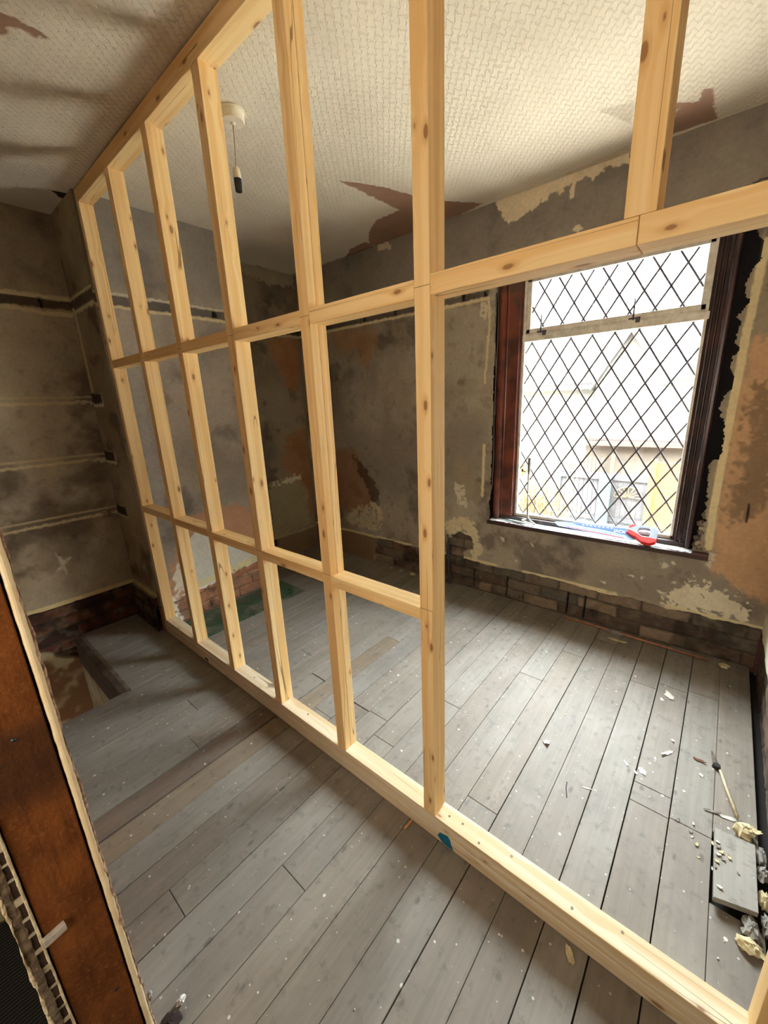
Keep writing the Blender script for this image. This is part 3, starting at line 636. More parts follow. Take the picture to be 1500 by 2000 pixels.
# moulded red brown lining: outer bead, flat, inner step
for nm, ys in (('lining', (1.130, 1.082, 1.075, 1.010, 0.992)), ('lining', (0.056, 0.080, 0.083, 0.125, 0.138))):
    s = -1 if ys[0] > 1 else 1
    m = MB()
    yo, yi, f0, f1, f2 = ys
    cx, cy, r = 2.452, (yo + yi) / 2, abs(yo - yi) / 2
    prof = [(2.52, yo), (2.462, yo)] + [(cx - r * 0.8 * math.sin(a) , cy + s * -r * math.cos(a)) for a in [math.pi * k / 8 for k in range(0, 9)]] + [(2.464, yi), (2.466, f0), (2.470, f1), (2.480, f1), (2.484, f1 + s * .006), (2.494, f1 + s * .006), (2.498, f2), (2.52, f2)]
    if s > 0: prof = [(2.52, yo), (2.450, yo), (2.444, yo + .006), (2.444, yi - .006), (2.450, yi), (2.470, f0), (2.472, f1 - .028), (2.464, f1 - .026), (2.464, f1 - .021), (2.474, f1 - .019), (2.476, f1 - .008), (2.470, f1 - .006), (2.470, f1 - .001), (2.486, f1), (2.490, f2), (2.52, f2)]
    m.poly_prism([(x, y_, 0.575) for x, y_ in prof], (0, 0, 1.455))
    wpart(nm, m, M_REDWOOD if s < 0 else simple('shaded_red_lining', (66, 36, 32), 0.3, 0.2, 8, rgb2=(40, 26, 28)), bevel=0.0015)  # same wood twice: sheen tinted into the left copy, shade into the right
m = MB(); m.box(2.464, 2.52, 0.083, 1.08, 0.573, 0.598); m.box(2.464, 2.52, 0.083, 1.08, 2.00, 2.03)
wpart('lower_lining', m, M_DARKWOOD, bevel=0.003)
m = MB()       # weathered white frame
m.box(2.492, 2.54, 0.128, 0.150, 0.598, 2.0); m.box(2.492, 2.54, 0.983, 0.998, 0.598, 2.0)
m.box(2.492, 2.54, 0.128, 0.998, 0.598, 0.618); m.box(2.488, 2.54, 0.128, 0.998, 1.664, 1.700); m.box(2.494, 2.54, 0.128, 0.998, 1.700, 1.708)
m.box(2.492, 2.54, 0.128, 0.998, 1.995, 2.01)
wpart('window_frame', m, M_FRAME, bevel=0.003)
cas = MB()     # top hung casement
cas.box(2.496, 2.53, 0.140, 0.170, 1.708, 1.998); cas.box(2.496, 2.53, 0.957, 0.982, 1.708, 1.998); cas.box(2.496, 2.53, 0.14, 0.982, 1.708, 1.734); cas.box(2.496, 2.53, 0.14, 0.982, 1.978, 1.998)
cas_o = wpart('casement', cas, M_FRAME, bevel=0.003)
def lattice(y0, y1, z0, z1, yp, zp):
    """lead came: two families of straight strips crossing at (yp, zp)"""
    P_, Q_ = 0.1085, 0.1735; m = MB(); w = 0.0030
    for s in (1, -1):
        for k in range(-40, 40):
            # line: z = zp + s*(Q/P)*(y - yp - k*P)
            sl = s * Q_ / P_; pts = []
            for yy in (y0, y1):
                zz = zp + sl * (yy - yp - k * P_)
                if z0 <= zz <= z1: pts.append((yy, zz))
            for zz in (z0, z1):
                yy = yp + k * P_ + (zz - zp) / sl
                if y0 < yy < y1: pts.append((yy, zz))
            if len(pts) < 2: continue
            (a, b), (c, d) = pts[0], pts[1]
            if math.hypot(c - a, d - b) < 0.004: continue
            n = max(2, int(math.hypot(c - a, d - b) / 0.05)); ln = []
            for q in range(n + 1):
                f = q / n; ln.append((G + (0.0012 * s), a + (c - a) * f + rng.uniform(-.0006, .0006), b + (d - b) * f + rng.uniform(-.0006, .0006)))
            m.tube(ln, 0.0047, 6)
    return m
gl = MB(); gl.box(G - .0015, G + .0015, 0.146, 0.987, 0.614, 1.668); p1 = wpart('pane', gl, M_GLASS)
lm = lattice(0.15, 0.983, 0.618, 1.664, 0.406, 1.658); mesh_obj('lead_lattice', [tuple(Vector(v) - Vector((0, 0, 0))) for v in lm.v], lm.f, M_LEAD, win)
gl = MB(); gl.box(G - .0015, G + .0015, 0.166, 0.96, 1.732, 1.98); wpart('pane', gl, M_GLASS)
lm = lattice(0.17, 0.957, 1.734, 1.978, 0.350, 1.923); mesh_obj('lead_lattice', lm.v, lm.f, M_LEAD, win)
for yy in (0.893, 0.435):     # casement pegs standing on the transom
    m = MB(); m.tube([(2.487, yy, 1.705), (2.487, yy, 1.80)], [0.0045, 0.003], 6); m.tube([(2.487, yy - .025, 1.712), (2.487, yy + .02, 1.712)], 0.004, 6)
    m.box(2.480, 2.496, yy - .03, yy - .012, 1.690, 1.716)
    wpart('casement_peg', m, M_LEAD)
m = MB(); m.box(2.478, 2.494, 0.98, 1.0, 1.74, 1.95)
for i, (yy, zz, a, b, c) in enumerate(((0.030, 0.575, .030, .022, .022), (0.028, 0.612, .026, .020, .020), (0.020, 0.650, .028, .018, .022), (0.026, 0.692, .022, .020, .018), (0.004, 0.573, .026, .018, .014), (0.018, 0.735, .02, .014, .02))):
    rr_ = random.Random(200 + i); mm = MB(); nu, nv = 12, 8
    for p_ in range(nv + 1):
        for q_ in range(nu):
            th, ph = math.pi * p_ / nv, 2 * math.pi * q_ / nu; k = 1 + rr_.uniform(-.28, .28)
            mm.v.append((2.462 + a * math.sin(th) * math.cos(ph) * k, yy + b * math.sin(th) * math.sin(ph) * k, zz + c * (1 + math.cos(th)) * (1 + rr_.uniform(-.1, .1))))
    for p_ in range(nv):
        for q_ in range(nu):
            q2 = (q_ + 1) % nu; mm.f.append((p_ * nu + q_, (p_ + 1) * nu + q_, (p_ + 1) * nu + q2, p_ * nu + q2))
    wpart('mortar_rubble', mm, M_RUB)
# sill board
m = MB(); m.box(2.385, 2.50, -0.022, 1.142, 0.545, 0.571)
wpart('window_sill', m, simple('red_brown_sill', (60, 30, 24), 0.35, 0.25, 10), bevel=0.004)
dv, df = [], []
nx, ny = 16, 160
for i in range(nx + 1):
    for j in range(ny + 1):
        x = 2.392 + (2.464 - 2.392) * i / nx; y_ = 0.045 + 1.085 * j / ny
        e = min(i / 2.0, 1) * min(1, j / 3.0, (ny - j) / 3.0)
        dv.append((x + rng.uniform(-.001, .001) + (rng.uniform(0, .008) if i == 0 else 0), y_, 0.5715 + e * (0.0012 + rng.random() * 0.0022)))
for i in range(nx):
    for j in range(ny):
        a = i * (ny + 1) + j; df.append((a, a + ny + 1, a + ny + 2, a + 1))
dust = mesh_obj('sill_dust', dv, df, M_DUST, None, (2.43, 0.58, 0.5715), True)
tag(dust, 'layer of white plaster dust lying on the dark red window sill', 'dust', kind='stuff')
SILLZ = 0.5762

# ------------------------------------------------------------------ stud partition
XP = 0.810; D = 0.062; T = 0.042
part = empty('stud_partition', (XP + D / 2, 1.16, 0.0), label='new bare pine stud wall frame standing across the middle of the room', cat='stud wall')
def timber(name, x0, x1, y0, y1, z0, z1, mat=M_PINE, parent=part, jit=0.0, axis=None, seed=0, bevel=0.0018):
    o = Vector(((x0 + x1) / 2, (y0 + y1) / 2, (z0 + z1) / 2)); h = Vector((x1 - x0, y1 - y0, z1 - z0)) / 2
    ax = axis if axis is not None else max(range(3), key=lambda i: h[i])
    m = MB(); m.box(-h.x, h.x, -h.y, h.y, -h.z, h.z)
    ob = mesh_obj(name, m.v, m.f, mat)
    me = ob.data; uvl = me.uv_layers.new(name='UVMap'); r = random.Random(seed or hash((round(x0, 3), round(y0, 3), round(z0, 3))) & 0xffff)
    for pl in me.polygons:
        n = pl.normal; k = max(range(3), key=lambda i: abs(n[i])); oth = [i for i in range(3) if i != k]
        if ax in oth: ui = [i for i in oth if i != ax][0]; vi = ax; sh = k * 0.31 + (0.17 if n[k] > 0 else 0)
        else: ui, vi = oth; sh = 0.9
        for li in pl.loop_indices:
            co = me.vertices[me.loops[li].vertex_index].co; uvl.data[li].uv = (co[ui] + sh, co[vi] + h[ax])
    if parent: ob.parent = parent; ob.location = o - parent.location
    else: ob.location = o
    if jit: ob.rotation_euler = (r.uniform(-jit, jit), r.uniform(-jit, jit), 0)
    if bevel:
        b = ob.modifiers.new('bevel', 'BEVEL'); b.width = bevel; b.segments = 2; b.limit_method = 'ANGLE'
    return ob
YE = YB - 0.004
timber('sole_plate', XP - .002, XP + D, YR + .003, YE, 0.0005, 0.0425, M_PINE_W)
timber('sole_plate', XP, XP + D, YR + .003, YE, 0.043, 0.086, M_PINE_W)
timber('top_plate', XP, XP + D, YR + .003, YE, 2.352, 2.4085)
studs = [2.547, 2.128, 1.732, 1.338, 0.938, 0.536]
for i, y0 in enumerate(studs):
    if i == 4:      # this one is made of two thin lengths side by side
        timber('stud', XP, XP + 0.0295, y0, y0 + T, 0.0865, 2.3515); timber('stud', XP + 0.031, XP + D, y0, y0 + T, 0.0865, 2.3515)
    else: timber('stud', XP, XP + D, y0, y0 + (T if i else 0.034), 0.0865, 2.3515)
timber('stud', XP, XP + D, 0.127, 0.127 + 0.044, 1.6255, 2.3515)
timber('stud', XP, XP + D, YR + .004, -0.210, 0.0865, 1.583)
rows_hi = [1.630, 1.628, 1.625, 1.624, 1.622]; rows_lo = [0.833, 0.826, 0.820, 0.816, 0.811]
for i in range(5):
    a, b = studs[i + 1] + T + .0006, studs[i] - .0006
    timber('noggin', XP + .0015 * (i % 2), XP + D, a, b, rows_hi[i] - 0.039, rows_hi[i])
    timber('noggin', XP - .001 * (i % 2), XP + D, a, b, rows_lo[i] - 0.037, rows_lo[i])
timber('door_header', XP, XP + D, 0.1495, studs[5] - .0006, 1.584, 1.625); timber('door_header', XP, XP + D, YR + .004, 0.1485, 1.584, 1.625)
# screw heads and pencil marks at the joints
m = MB()
for y0 in studs[1:]:
    for zz in (1.604, 0.812): m.box(XP - .0006, XP + .0004, y0 + .001, y0 + T - .001, zz, zz + .0009)
m.build('pencil_mark', simple('pencil', (92, 70, 46), 0.8), part)
m = MB(); sc = [(XP + .03, .62 - .06 * 0, .0864)]
for (xx, yy) in ((XP + .035, 0.455), (XP + .015, 0.39), (XP + .04, 0.30), (XP + .02, 0.13), (XP + .045, 0.02), (XP + .03, 0.50), (XP + .035, 1.2), (XP + .03, 1.6)):
    m.tube([(xx, yy, 0.0855), (xx, yy, 0.0868)], 0.0036, 10)
m.build('screw_head', simple('zinc_screw', (120, 108, 90), 0.4, metal=0.6), part)
m = MB(); m.poly_prism([(XP - .0026, 0.525, .020), (XP - .0026, 0.505, .004), (XP - .0026, 0.466, .004), (XP - .0026, 0.474, .020), (XP - .0026, 0.478, .038), (XP - .0026, 0.487, .046), (XP - .0026, 0.515, .040)], (0.0005, 0, 0))
m.build('paint_mark', M_TEAL, part)
m = MB(); m.poly_prism([(XP - .0026, 2.06, .012), (XP - .0026, 2.02, .008), (XP - .0026, 2.02, .028), (XP - .0026, 2.05, .03)], (0.0005, 0, 0))
m.build('paint_mark', simple('blue_grey_mark', (60, 84, 100), 0.7), part)

# ------------------------------------------------------------------ cut end of the old lath and plaster wall
pw = empty('wall_cut_end', (0.0, 0.72, 0.0), kind='structure')
def ragged_strip(name, x0, x1, y0, y1, z0, z1, mat, seed, rag=0.002, n=420, bead=False):
    r = random.Random(seed); m = MB(); prof_n = 8; vs = []
    w = [0.0, 0.0]
    for i in range(n + 1):
        z_ = z0 + (z1 - z0) * i / n
        w = [w[0] * 0.8 + r.uniform(-1, 1) * rag * .6, w[1] * 0.8 + r.uniform(-1, 1) * rag * .6]
        cx = (x0 + x1) / 2 + w[0] * .3; hw = (x1 - x0) / 2 + w[1] * .4
        if bead:
            pr = [(cx - hw, y1)] + [(cx - hw * math.cos(math.pi * k / 6), y0 + hw - hw * math.sin(math.pi * k / 6)) for k in range(7)] + [(cx + hw, y1)]
        else:
            e = y0 + w[0]
            pr = [(cx - hw, y1), (cx - hw, e + r.uniform(0, rag * .7)), (cx - hw * .4, e - r.uniform(0, rag * .5)), (cx + hw * .4, e - r.uniform(0, rag * .5)), (cx + hw, e + r.uniform(0, rag * .7)), (cx + hw, y1)]
        vs.append([(a, b, z_) for a, b in pr])
    k = len(vs[0]); m.v = [v for row in vs for v in row]
    for i in range(n):
        for j in range(k):
            j2 = (j + 1) % k; m.f.append((i * k + j, i * k + j2, (i + 1) * k + j2, (i + 1) * k + j))
    m.f.append(tuple(range(k))[::-1]); m.f.append(tuple(n * k + j for j in range(k)))
    return m.build(name, mat, pw, (0, 0.72, 0), smooth=False)
M_PLEDGE = simple('rough_plaster_edge', (236, 220, 184), 0.95, 0.2, 60, bump=0.8, rgb2=(190, 170, 134))
M_PINKEDGE = simple('pinkish_broken_edge', (206, 176, 152), 0.95, 0.25, 70, bump=0.8, rgb2=(130, 98, 84))
ragged_strip('plaster_bead', 0.0430, 0.0535, 0.700, 2.08, 0.0, 2.41, M_CREAM, 3, 0.0012, bead=True)
ragged_strip('plaster_skin', 0.0520, 0.0560, 0.7045, 2.08, 0.0, 2.41, M_PINKEDGE, 4, 0.0035)
ragged_strip('plaster_skin', -0.0625, -0.0500, 0.700, 2.08, 0.0, 2.41, simple('grey_plaster_edge', (136, 118, 94), 0.95, 0.25, 60, bump=0.8, rgb2=(92, 76, 60)), 5, 0.0022)
ragged_strip('plaster_skin', -0.0640, -0.0610, 0.6985, 0.75, 0.0, 2.41, M_PLEDGE, 8, 0.0035)
ragged_strip('plaster_key', -0.0425, -0.0392, 0.699, 2.08, 0.0, 2.41, M_PLEDGE, 6, 0.0010)
M_LATH = simple('lath_end', (64, 44, 34), 0.9, 0.2, 60); z_ = 0.02; r = random.Random(9)
M_NIB = simple('plaster_nib', (196, 184, 160), 0.95, 0.12, 60, bump=0.6)
laths, nibs = MB(), MB()
while z_ < 2.38:
    hh = r.uniform(0.022, 0.034); laths.box(-0.0505, -0.0420, 0.7015 + r.uniform(0, .002), 2.07, z_, z_ + hh); z_ += hh
    gg = r.choice((0.004, 0.007, 0.012)); nibs.box(-0.0512, -0.0418, 0.700 + r.uniform(0, .002), 0.76, z_, z_ + gg); z_ += gg
tag(laths.build('lath_row', M_LATH, pw, (0, 0.72, 0)), kind='stuff'); tag(nibs.build('plaster_nibs', M_NIB, pw, (0, 0.72, 0)), kind='stuff')
lb = MB(); lb.box(-0.0400, -0.0115, 0.690, 0.6995, 0.573, 0.586, 0.12, (-0.04, 0.70))
lb.build('lath_stub', simple('whitewashed_lath', (190, 180, 166), 0.9, 0.15, 60, bump=0.4), pw, bevel=0.001)
def old_mat():
    m, t, p = nt('old_brown_timber'); tc = N(t, 'ShaderNodeTexCoord'); o = tc.outputs['Object']
    mp = N(t, 'ShaderNodeMapping'); L(t, o, mp.inputs[0]); mp.inputs['Scale'].default_value = (60, 60, 7)
    n1 = noise_n(t, mp.outputs[0], 1.0, 6, 0.7); n2 = noise_n(t, o, 9, 5, 0.6); n3 = noise_n(t, o, 160, 4, 0.7)
    c = mix_c(t, ramp(t, n2, 0.35, 0.65), lc(138, 82, 40), lc(104, 60, 30))
    c = mix_c(t, math_n(t, 'MULTIPLY', ramp(t, n1, 0.45, 0.75), 0.6), c, lc(66, 38, 22))
    c = mix_c(t, math_n(t, 'MULTIPLY', ramp(t, n3, 0.5, 0.75), 0.4), c, lc(172, 116, 64))
    sp = N(t, 'ShaderNodeSeparateXYZ'); L(t, o, sp.inputs[0])
    dz = math_n(t, 'ABSOLUTE', math_n(t, 'ADD', sp.outputs[2], 0.325))          # dark knotty stretch
    k = ramp(t, math_n(t, 'ADD', dz, math_n(t, 'MULTIPLY', math_n(t, 'SUBTRACT', n2, 0.5), 0.12)), 0.085, 0.03)
    c = mix_c(t, math_n(t, 'MULTIPLY', k, 0.75), c, lc(62, 42, 30))
    L(t, c, p.inputs['Base Color']); p.inputs['Roughness'].default_value = 0.95; p.inputs['Specular IOR Level'].default_value = 0.1
    bump_n(t, p, math_n(t, 'ADD', n1, n3), 0.8, 0.002); return m
M_OLDWOOD = old_mat()
post = timber('door_stud', -0.0370, 0.0398, 0.703, 0.80, 0.0, 2.41, M_OLDWOOD, None)
pm = MB(); rr = random.Random(12)
tag(post, 'rough red-brown old timber post in the cut end of the plaster wall', 'timber post')
for zz, xx in ((0.93, 0.004), (0.90, -0.020), (0.36, 0.02)):
    kb = MB(); kb.tube([(xx, 0.7036, zz), (xx + .001, 0.7024, zz + .001)], [0.0042, 0.0030], 10); kb.build('nail_hole', M_BLACK, None).parent = post
    post.children[-1].location = -post.location
mbk = MB(); mbk.box(0.0398, 0.0430, 0.735, 2.07, 0.0, 2.41); mbk.box(-0.0395, -0.0370, 0.735, 2.07, 0.0, 2.41)
mbk.build('gap_shade_strips', M_VOID, pw)  # added dark strips that paint the shade between post and plaster

# dark ribbed carpet hanging down the stair side at the left
def carpet_mat():
    m, t, p = nt('dark_ribbed_carpet'); tc = N(t, 'ShaderNodeTexCoord'); w = N(t, 'ShaderNodeTexWave', i_Scale=34.0, bands_direction='Y'); w.inputs['Distortion'].default_value = 1.0
    L(t, tc.outputs['Object'], w.inputs['Vector'])
    L(t, mix_c(t, w.outputs['Fac'], lc(30, 30, 28), lc(66, 64, 56)), p.inputs['Base Color']); p.inputs['Roughness'].default_value = 0.95
    bump_n(t, p, w.outputs['Fac'], 0.8, 0.004); return m
cv, cf = [], []
for i in range(31):
    for j in range(41):
        y_ = 0.30 + 2.3 * j / 40; x = -0.070 - 1.1 * i / 30
        step = 0.0 if y_ < 1.75 else -0.19 * (1 + math.floor((y_ - 1.75) / 0.24)) - 0.03 * math.sin((y_ % 0.24) * 20)
        cv.append((x, y_, -0.02 + step + 0.01 * math.sin(x * 9 + y_ * 3)))
for i in range(30):
    for j in range(40):
        a = i * 41 + j; cf.append((a, a + 1, a + 42, a + 41))
cp = mesh_obj('stair_carpet', cv, cf, carpet_mat(), None, (-0.46, 0.9, -0.02), True)
sm = cp.modifiers.new('thick', 'SOLIDIFY'); sm.thickness = 0.03; sm.offset = -1
tag(cp, 'dark ribbed carpet running down the stairs left of the cut wall end', 'carpet')

# ------------------------------------------------------------------ pendant
pe = empty('ceiling_pendant', (1.055, 1.558, H), label='cream ceiling rose with hanging flex and empty bulb holder', cat='light fitting')
def lathe(name, prof, c, mat, parent, n=32):
    m = MB(); cx, cy = c
    for (r_, z_) in prof:
        for k in range(n): m.v.append((cx + r_ * math.cos(2 * math.pi * k / n), cy + r_ * math.sin(2 * math.pi * k / n), z_))
    for i in range(len(prof) - 1):
        for k in range(n):
            k2 = (k + 1) % n; m.f.append((i * n + k, i * n + k2, (i + 1) * n + k2, (i + 1) * n + k))
    m.f.append(tuple(range(n))); m.f.append(tuple((len(prof) - 1) * n + k for k in range(n))[::-1])
    o = m.build(name, mat, parent, (cx, cy, prof[0][1])); return o
lathe('rose', [(0.046, H - .001), (0.046, H - .006), (0.043, H - .007), (0.043, H - .030), (0.040, H - .036), (0.010, H - .038), (0.006, H - .044)], (1.055, 1.558), M_WHITEPL, pe)
m = MB(); m.tube([(1.055, 1.558, H - .040), (1.052, 1.555, 2.34), (1.046, 1.551, 2.28), (1.041, 1.549, 2.232)], 0.0026, 8); m.build('flex', M_CORD, pe)
lathe('holder_cap', [(0.004, 2.236), (0.011, 2.230), (0.014, 2.215), (0.0145, 2.196)], (1.041, 1.549), M_WHITEPL, pe, 24)
lathe('bulb_holder', [(0.014, 2.196), (0.0135, 2.180), (0.0125, 2.156), (0.011, 2.154)], (1.041, 1.549), M_BLACK, pe, 24)

# ------------------------------------------------------------------ things on the sill
saw = empty('hand_saw', (2.42, 0.45, SILLZ), label='hand saw with blue blade and red and grey handle lying on the window sill', cat='saw')
# plane of the blade leans back from the teeth (near the sill's front) against the frame
def SW(y_, k, off=0.0):     # y along, k 0..1 up the blade
    return (2.402 + 0.052 * k - off * 0.3, y_, SILLZ + 0.008 + 0.045 * k + off)
def saw_pts(seq, off): return [SW(a, b, off) for a, b in seq]
teeth = [(0.352 + i * 0.0072, -0.02 + (0.05 if i % 2 else 0.0) + i * 0.0062) for i in range(47)]
blade = [(0.300, 1.08), (0.300, 0.0)] + teeth + [(0.700, 0.34), (0.722, 0.62), (0.716, 0.72), (0.60, 0.86), (0.45, 1.0)]
m = MB(); m.poly_prism(saw_pts(blade, 0.0), (-0.0004, 0, 0.0010)); m.build('blade', simple('blue_blade', (122, 150, 190), 0.45, 0.1, 30, rgb2=(150, 172, 200)), saw)
m = MB(); m.poly_prism(saw_pts([(0.335, 0.42), (0.335, 1.0), (0.45, 0.95), (0.62, 0.80), (0.60, 0.68), (0.45, 0.58)], 0.0013), (-0.0001, 0, 0.0003)); m.build('blade_print', simple('blue_print', (60, 96, 168), 0.5, 0.06), saw)
m = MB(); m.poly_prism(saw_pts([(0.345, 0.05), (0.345, 0.14), (0.60, 0.33), (0.66, 0.36), (0.60, 0.27)], 0.0013), (-0.0001, 0, 0.0003)); m.build('blade_print', simple('red_print', (206, 80, 84), 0.5, 0.06), saw)
m = MB()
for i in range(8):
    a = 0.41 + i * 0.021; m.poly_prism(saw_pts([(a, 0.90 - i * .016), (a + 0.012, 0.885 - i * .016), (a + 0.008, 0.81 - i * .016), (a - 0.003, 0.83 - i * .016)], 0.0017), (0, 0, 0.0003))
for i in range(9):
    a = 0.40 + i * 0.020; m.poly_prism(saw_pts([(a, 0.44 + i * .012), (a + 0.014, 0.45 + i * .012), (a + 0.014, 0.40 + i * .012), (a, 0.39 + i * .012)], 0.0017), (0, 0, 0.0003))
m.build('blade_print', simple('white_print', (226, 232, 240), 0.5, 0.04), saw)
tcv = bpy.data.curves.new('blade_lettering', 'FONT'); tcv.body = 'JACK'; tcv.size = 0.026; tcv.extrude = 0.0002; tcv.align_x = 'CENTER'; tcv.align_y = 'CENTER'
tob = bpy.data.objects.new('tmp', tcv); COL.objects.link(tob)
bpy.context.view_layer.update()
tme = bpy.data.meshes.new_from_object(tob); bpy.data.objects.remove(tob)
tx = bpy.data.objects.new('blade_lettering', tme); COL.objects.link(tx); tme.materials.clear(); tme.materials.append(simple('white_letters', (236, 240, 246), 0.5, 0.02))
tx.parent = saw
ex_ = Vector((0, -1, 0)); ey_ = Vector((0.052, 0, 0.045)).normalized(); ez_ = ex_.cross(ey_)
tx.matrix_local = Matrix.Translation(Vector(SW(0.372, 0.62, 0.0022)) - saw.location) @ Matrix((ex_, ey_, ez_)).transposed().to_4x4()
def handle_ring(outer, inner, off, thick, name, mat):
    n = len(outer); m = MB(); fv = []
    for seq, o_ in ((outer, off), (inner, off), (outer, off + thick), (inner, off + thick)): m.v += [SW(a, b, o_) for a, b in seq]
    for i in range(n):
        j = (i + 1) % n
        m.f.append((i, j, n + j, n + i)); m.f.append((2 * n + i, 3 * n + i, 3 * n + j, 2 * n + j)); m.f.append((i, 2 * n + i, 2 * n + j, j)); m.f.append((n + i, n + j, 3 * n + j, 3 * n + i))
    o = m.build(name, mat, saw, bevel=0.002); return o
outer = [(0.335, 0.62), (0.332, 1.05), (0.300, 1.38), (0.26, 1.42), (0.215, 1.38), (0.198, 1.2), (0.196, 0.55), (0.200, 0.12), (0.225, -0.12), (0.262, -0.05), (0.290, 0.30), (0.315, 0.42)]
inner = [(0.288, 0.72), (0.288, 0.95), (0.282, 1.14), (0.26, 1.18), (0.240, 1.16), (0.234, 1.05), (0.232, 0.65), (0.234, 0.42), (0.245, 0.34), (0.258, 0.38), (0.272, 0.52), (0.282, 0.62)]
handle_ring(outer, inner, -0.005, 0.014, 'handle', simple('grey_handle_plastic', (128, 138, 150), 0.45, 0.05))
M_RED = simple('red_handle_plastic', (214, 34, 26), 0.38, 0.06)
m = MB(); m.poly_prism(saw_pts([(0.340, 0.55), (0.315, 0.36), (0.290, 0.22), (0.262, -0.10), (0.225, -0.18), (0.198, 0.06), (0.196, 0.34), (0.232, 0.40), (0.262, 0.36), (0.285, 0.58), (0.318, 0.82), (0.334, 0.86)], -0.006), (-0.004, 0, 0.0175)); m.build('handle_grip', M_RED, saw, bevel=0.002)
m = MB(); m.poly_prism(saw_pts([(0.334, 0.95), (0.334, 1.2), (0.315, 1.40), (0.300, 1.34), (0.316, 1.1)], -0.002), (-0.002, 0, 0.0125)); m.build('handle_grip', M_RED, saw, bevel=0.0015)
m = MB(); m.poly_prism(saw_pts([(0.226, 0.72), (0.206, 0.72), (0.206, 1.05), (0.226, 1.0)], -0.002), (-0.001, 0, 0.0125)); m.build('handle_grip', M_RED, saw, bevel=0.0015)

# scraper: a steel rod with grey grip standing in the corner of the sill
scp = empty('hook_scraper', (2.44, 0.90, SILLZ), label='steel hook tool with grey grip standing upright on the sill against the glass', cat='hand tool')
m = MB(); m.tube([(2.470, 0.908, 0.965), (2.466, 0.906, 0.80), (2.458, 0.900, 0.66), (2.452, 0.893, 0.612), (2.446, 0.874, 0.592), (2.440, 0.848, 0.580), (2.438, 0.838, 0.577)], 0.0056, 10); m.build('rod', M_STEEL, scp, smooth=True)
m = MB(); m.tube([(2.4702, 0.908, 0.990), (2.470, 0.908, 0.985), (2.468, 0.907, 0.90), (2.467, 0.907, 0.888)], [0.007, 0.0095, 0.0088, 0.007], 12); m.build('grip', M_GRIP, scp, smooth=True)
m = MB(); m.poly_prism([(2.452, 0.925, 0.592), (2.440, 0.930, 0.586), (2.425, 0.862, 0.576), (2.432, 0.845, 0.576), (2.446, 0.868, 0.585), (2.452, 0.892, 0.602)], (0.003, 0, 0.003)); m.build('blade', M_STEEL, scp, bevel=0.001)
m = MB(); m.tube([(2.425, 1.030, SILLZ + .006), (2.418, 0.985, SILLZ + .007), (2.412, 0.93, SILLZ + .006), (2.408, 0.882, SILLZ + .005)], [0.006, 0.008, 0.008, 0.004], 8)
tag(m.build('plastic_strip', simple('pale_blue_green_plastic', (176, 200, 196), 0.4, 0.1), None, (2.415, 0.95, SILLZ), smooth=True), 'pale blue-green stick lying on the left end of the window sill', 'stick')

# ------------------------------------------------------------------ loose bits
def flake(name, x, y_, z_, lx, ly, mat, seed, rot=0.0, curl=0.3, thick=0.0008, n=14, label=None, cat=None, group=None, lift=0.0):
    r = random.Random(seed); m = MB(); rad = [r.uniform(0.6, 1.0) for _ in range(n)]
    ca, sa = math.cos(rot), math.sin(rot); ph = r.uniform(0, 6)
    def P(a, k):
        u = math.cos(a) * lx * k; v = math.sin(a) * ly * k
        hh = abs(curl) * (0.5 + 0.5 * math.sin(u / lx * 2.4 + ph)) * (u / lx) ** 2 * ly + abs(curl) * 0.35 * ly * r.random() * k
        return (x + u * ca - v * sa, y_ + u * sa + v * ca, z_ + 0.0006 + lift * k + hh)
    m.v.append((x, y_, z_ + 0.0008))
    for ring in (0.5, 1.0):
        for i in range(n): m.v.append(P(2 * math.pi * i / n, ring * rad[i]))
    for i in range(n):
        j = (i + 1) % n; m.f.append((0, 1 + i, 1 + j)); m.f.append((1 + i, 1 + n + i, 1 + n + j, 1 + j))
    o = m.build(name, mat, None, (x, y_, z_))
    s = o.modifiers.new('thick', 'SOLIDIFY'); s.thickness = thick; s.offset = 1
    return tag(o, label, cat, group)
def lump(name, x, y_, z_, rx, ry, rz, mat, seed, label=None, cat=None, group=None, rough=0.35, rot=0.0):
    r = random.Random(seed); m = MB(); nu, nv = 14, 9; ca, sa = math.cos(rot), math.sin(rot)
    for i in range(nv + 1):
        th = math.pi * i / nv
        for j in range(nu):
            ph = 2 * math.pi * j / nu; k = 1 + r.uniform(-rough, rough)
            u, v, w = rx * math.sin(th) * math.cos(ph) * k, ry * math.sin(th) * math.sin(ph) * k, rz * math.cos(th) * (1 + r.uniform(-rough, rough) * .5)
            m.v.append((x + u * ca - v * sa, y_ + u * sa + v * ca, max(z_ + 0.0004, z_ + rz * .8 + w)))
    for i in range(nv):
        for j in range(nu):
            j2 = (j + 1) % nu; m.f.append((i * nu + j, (i + 1) * nu + j, (i + 1) * nu + j2, i * nu + j2))
    return tag(m.build(name, mat, None, (x, y_, z_)), label, cat, group)

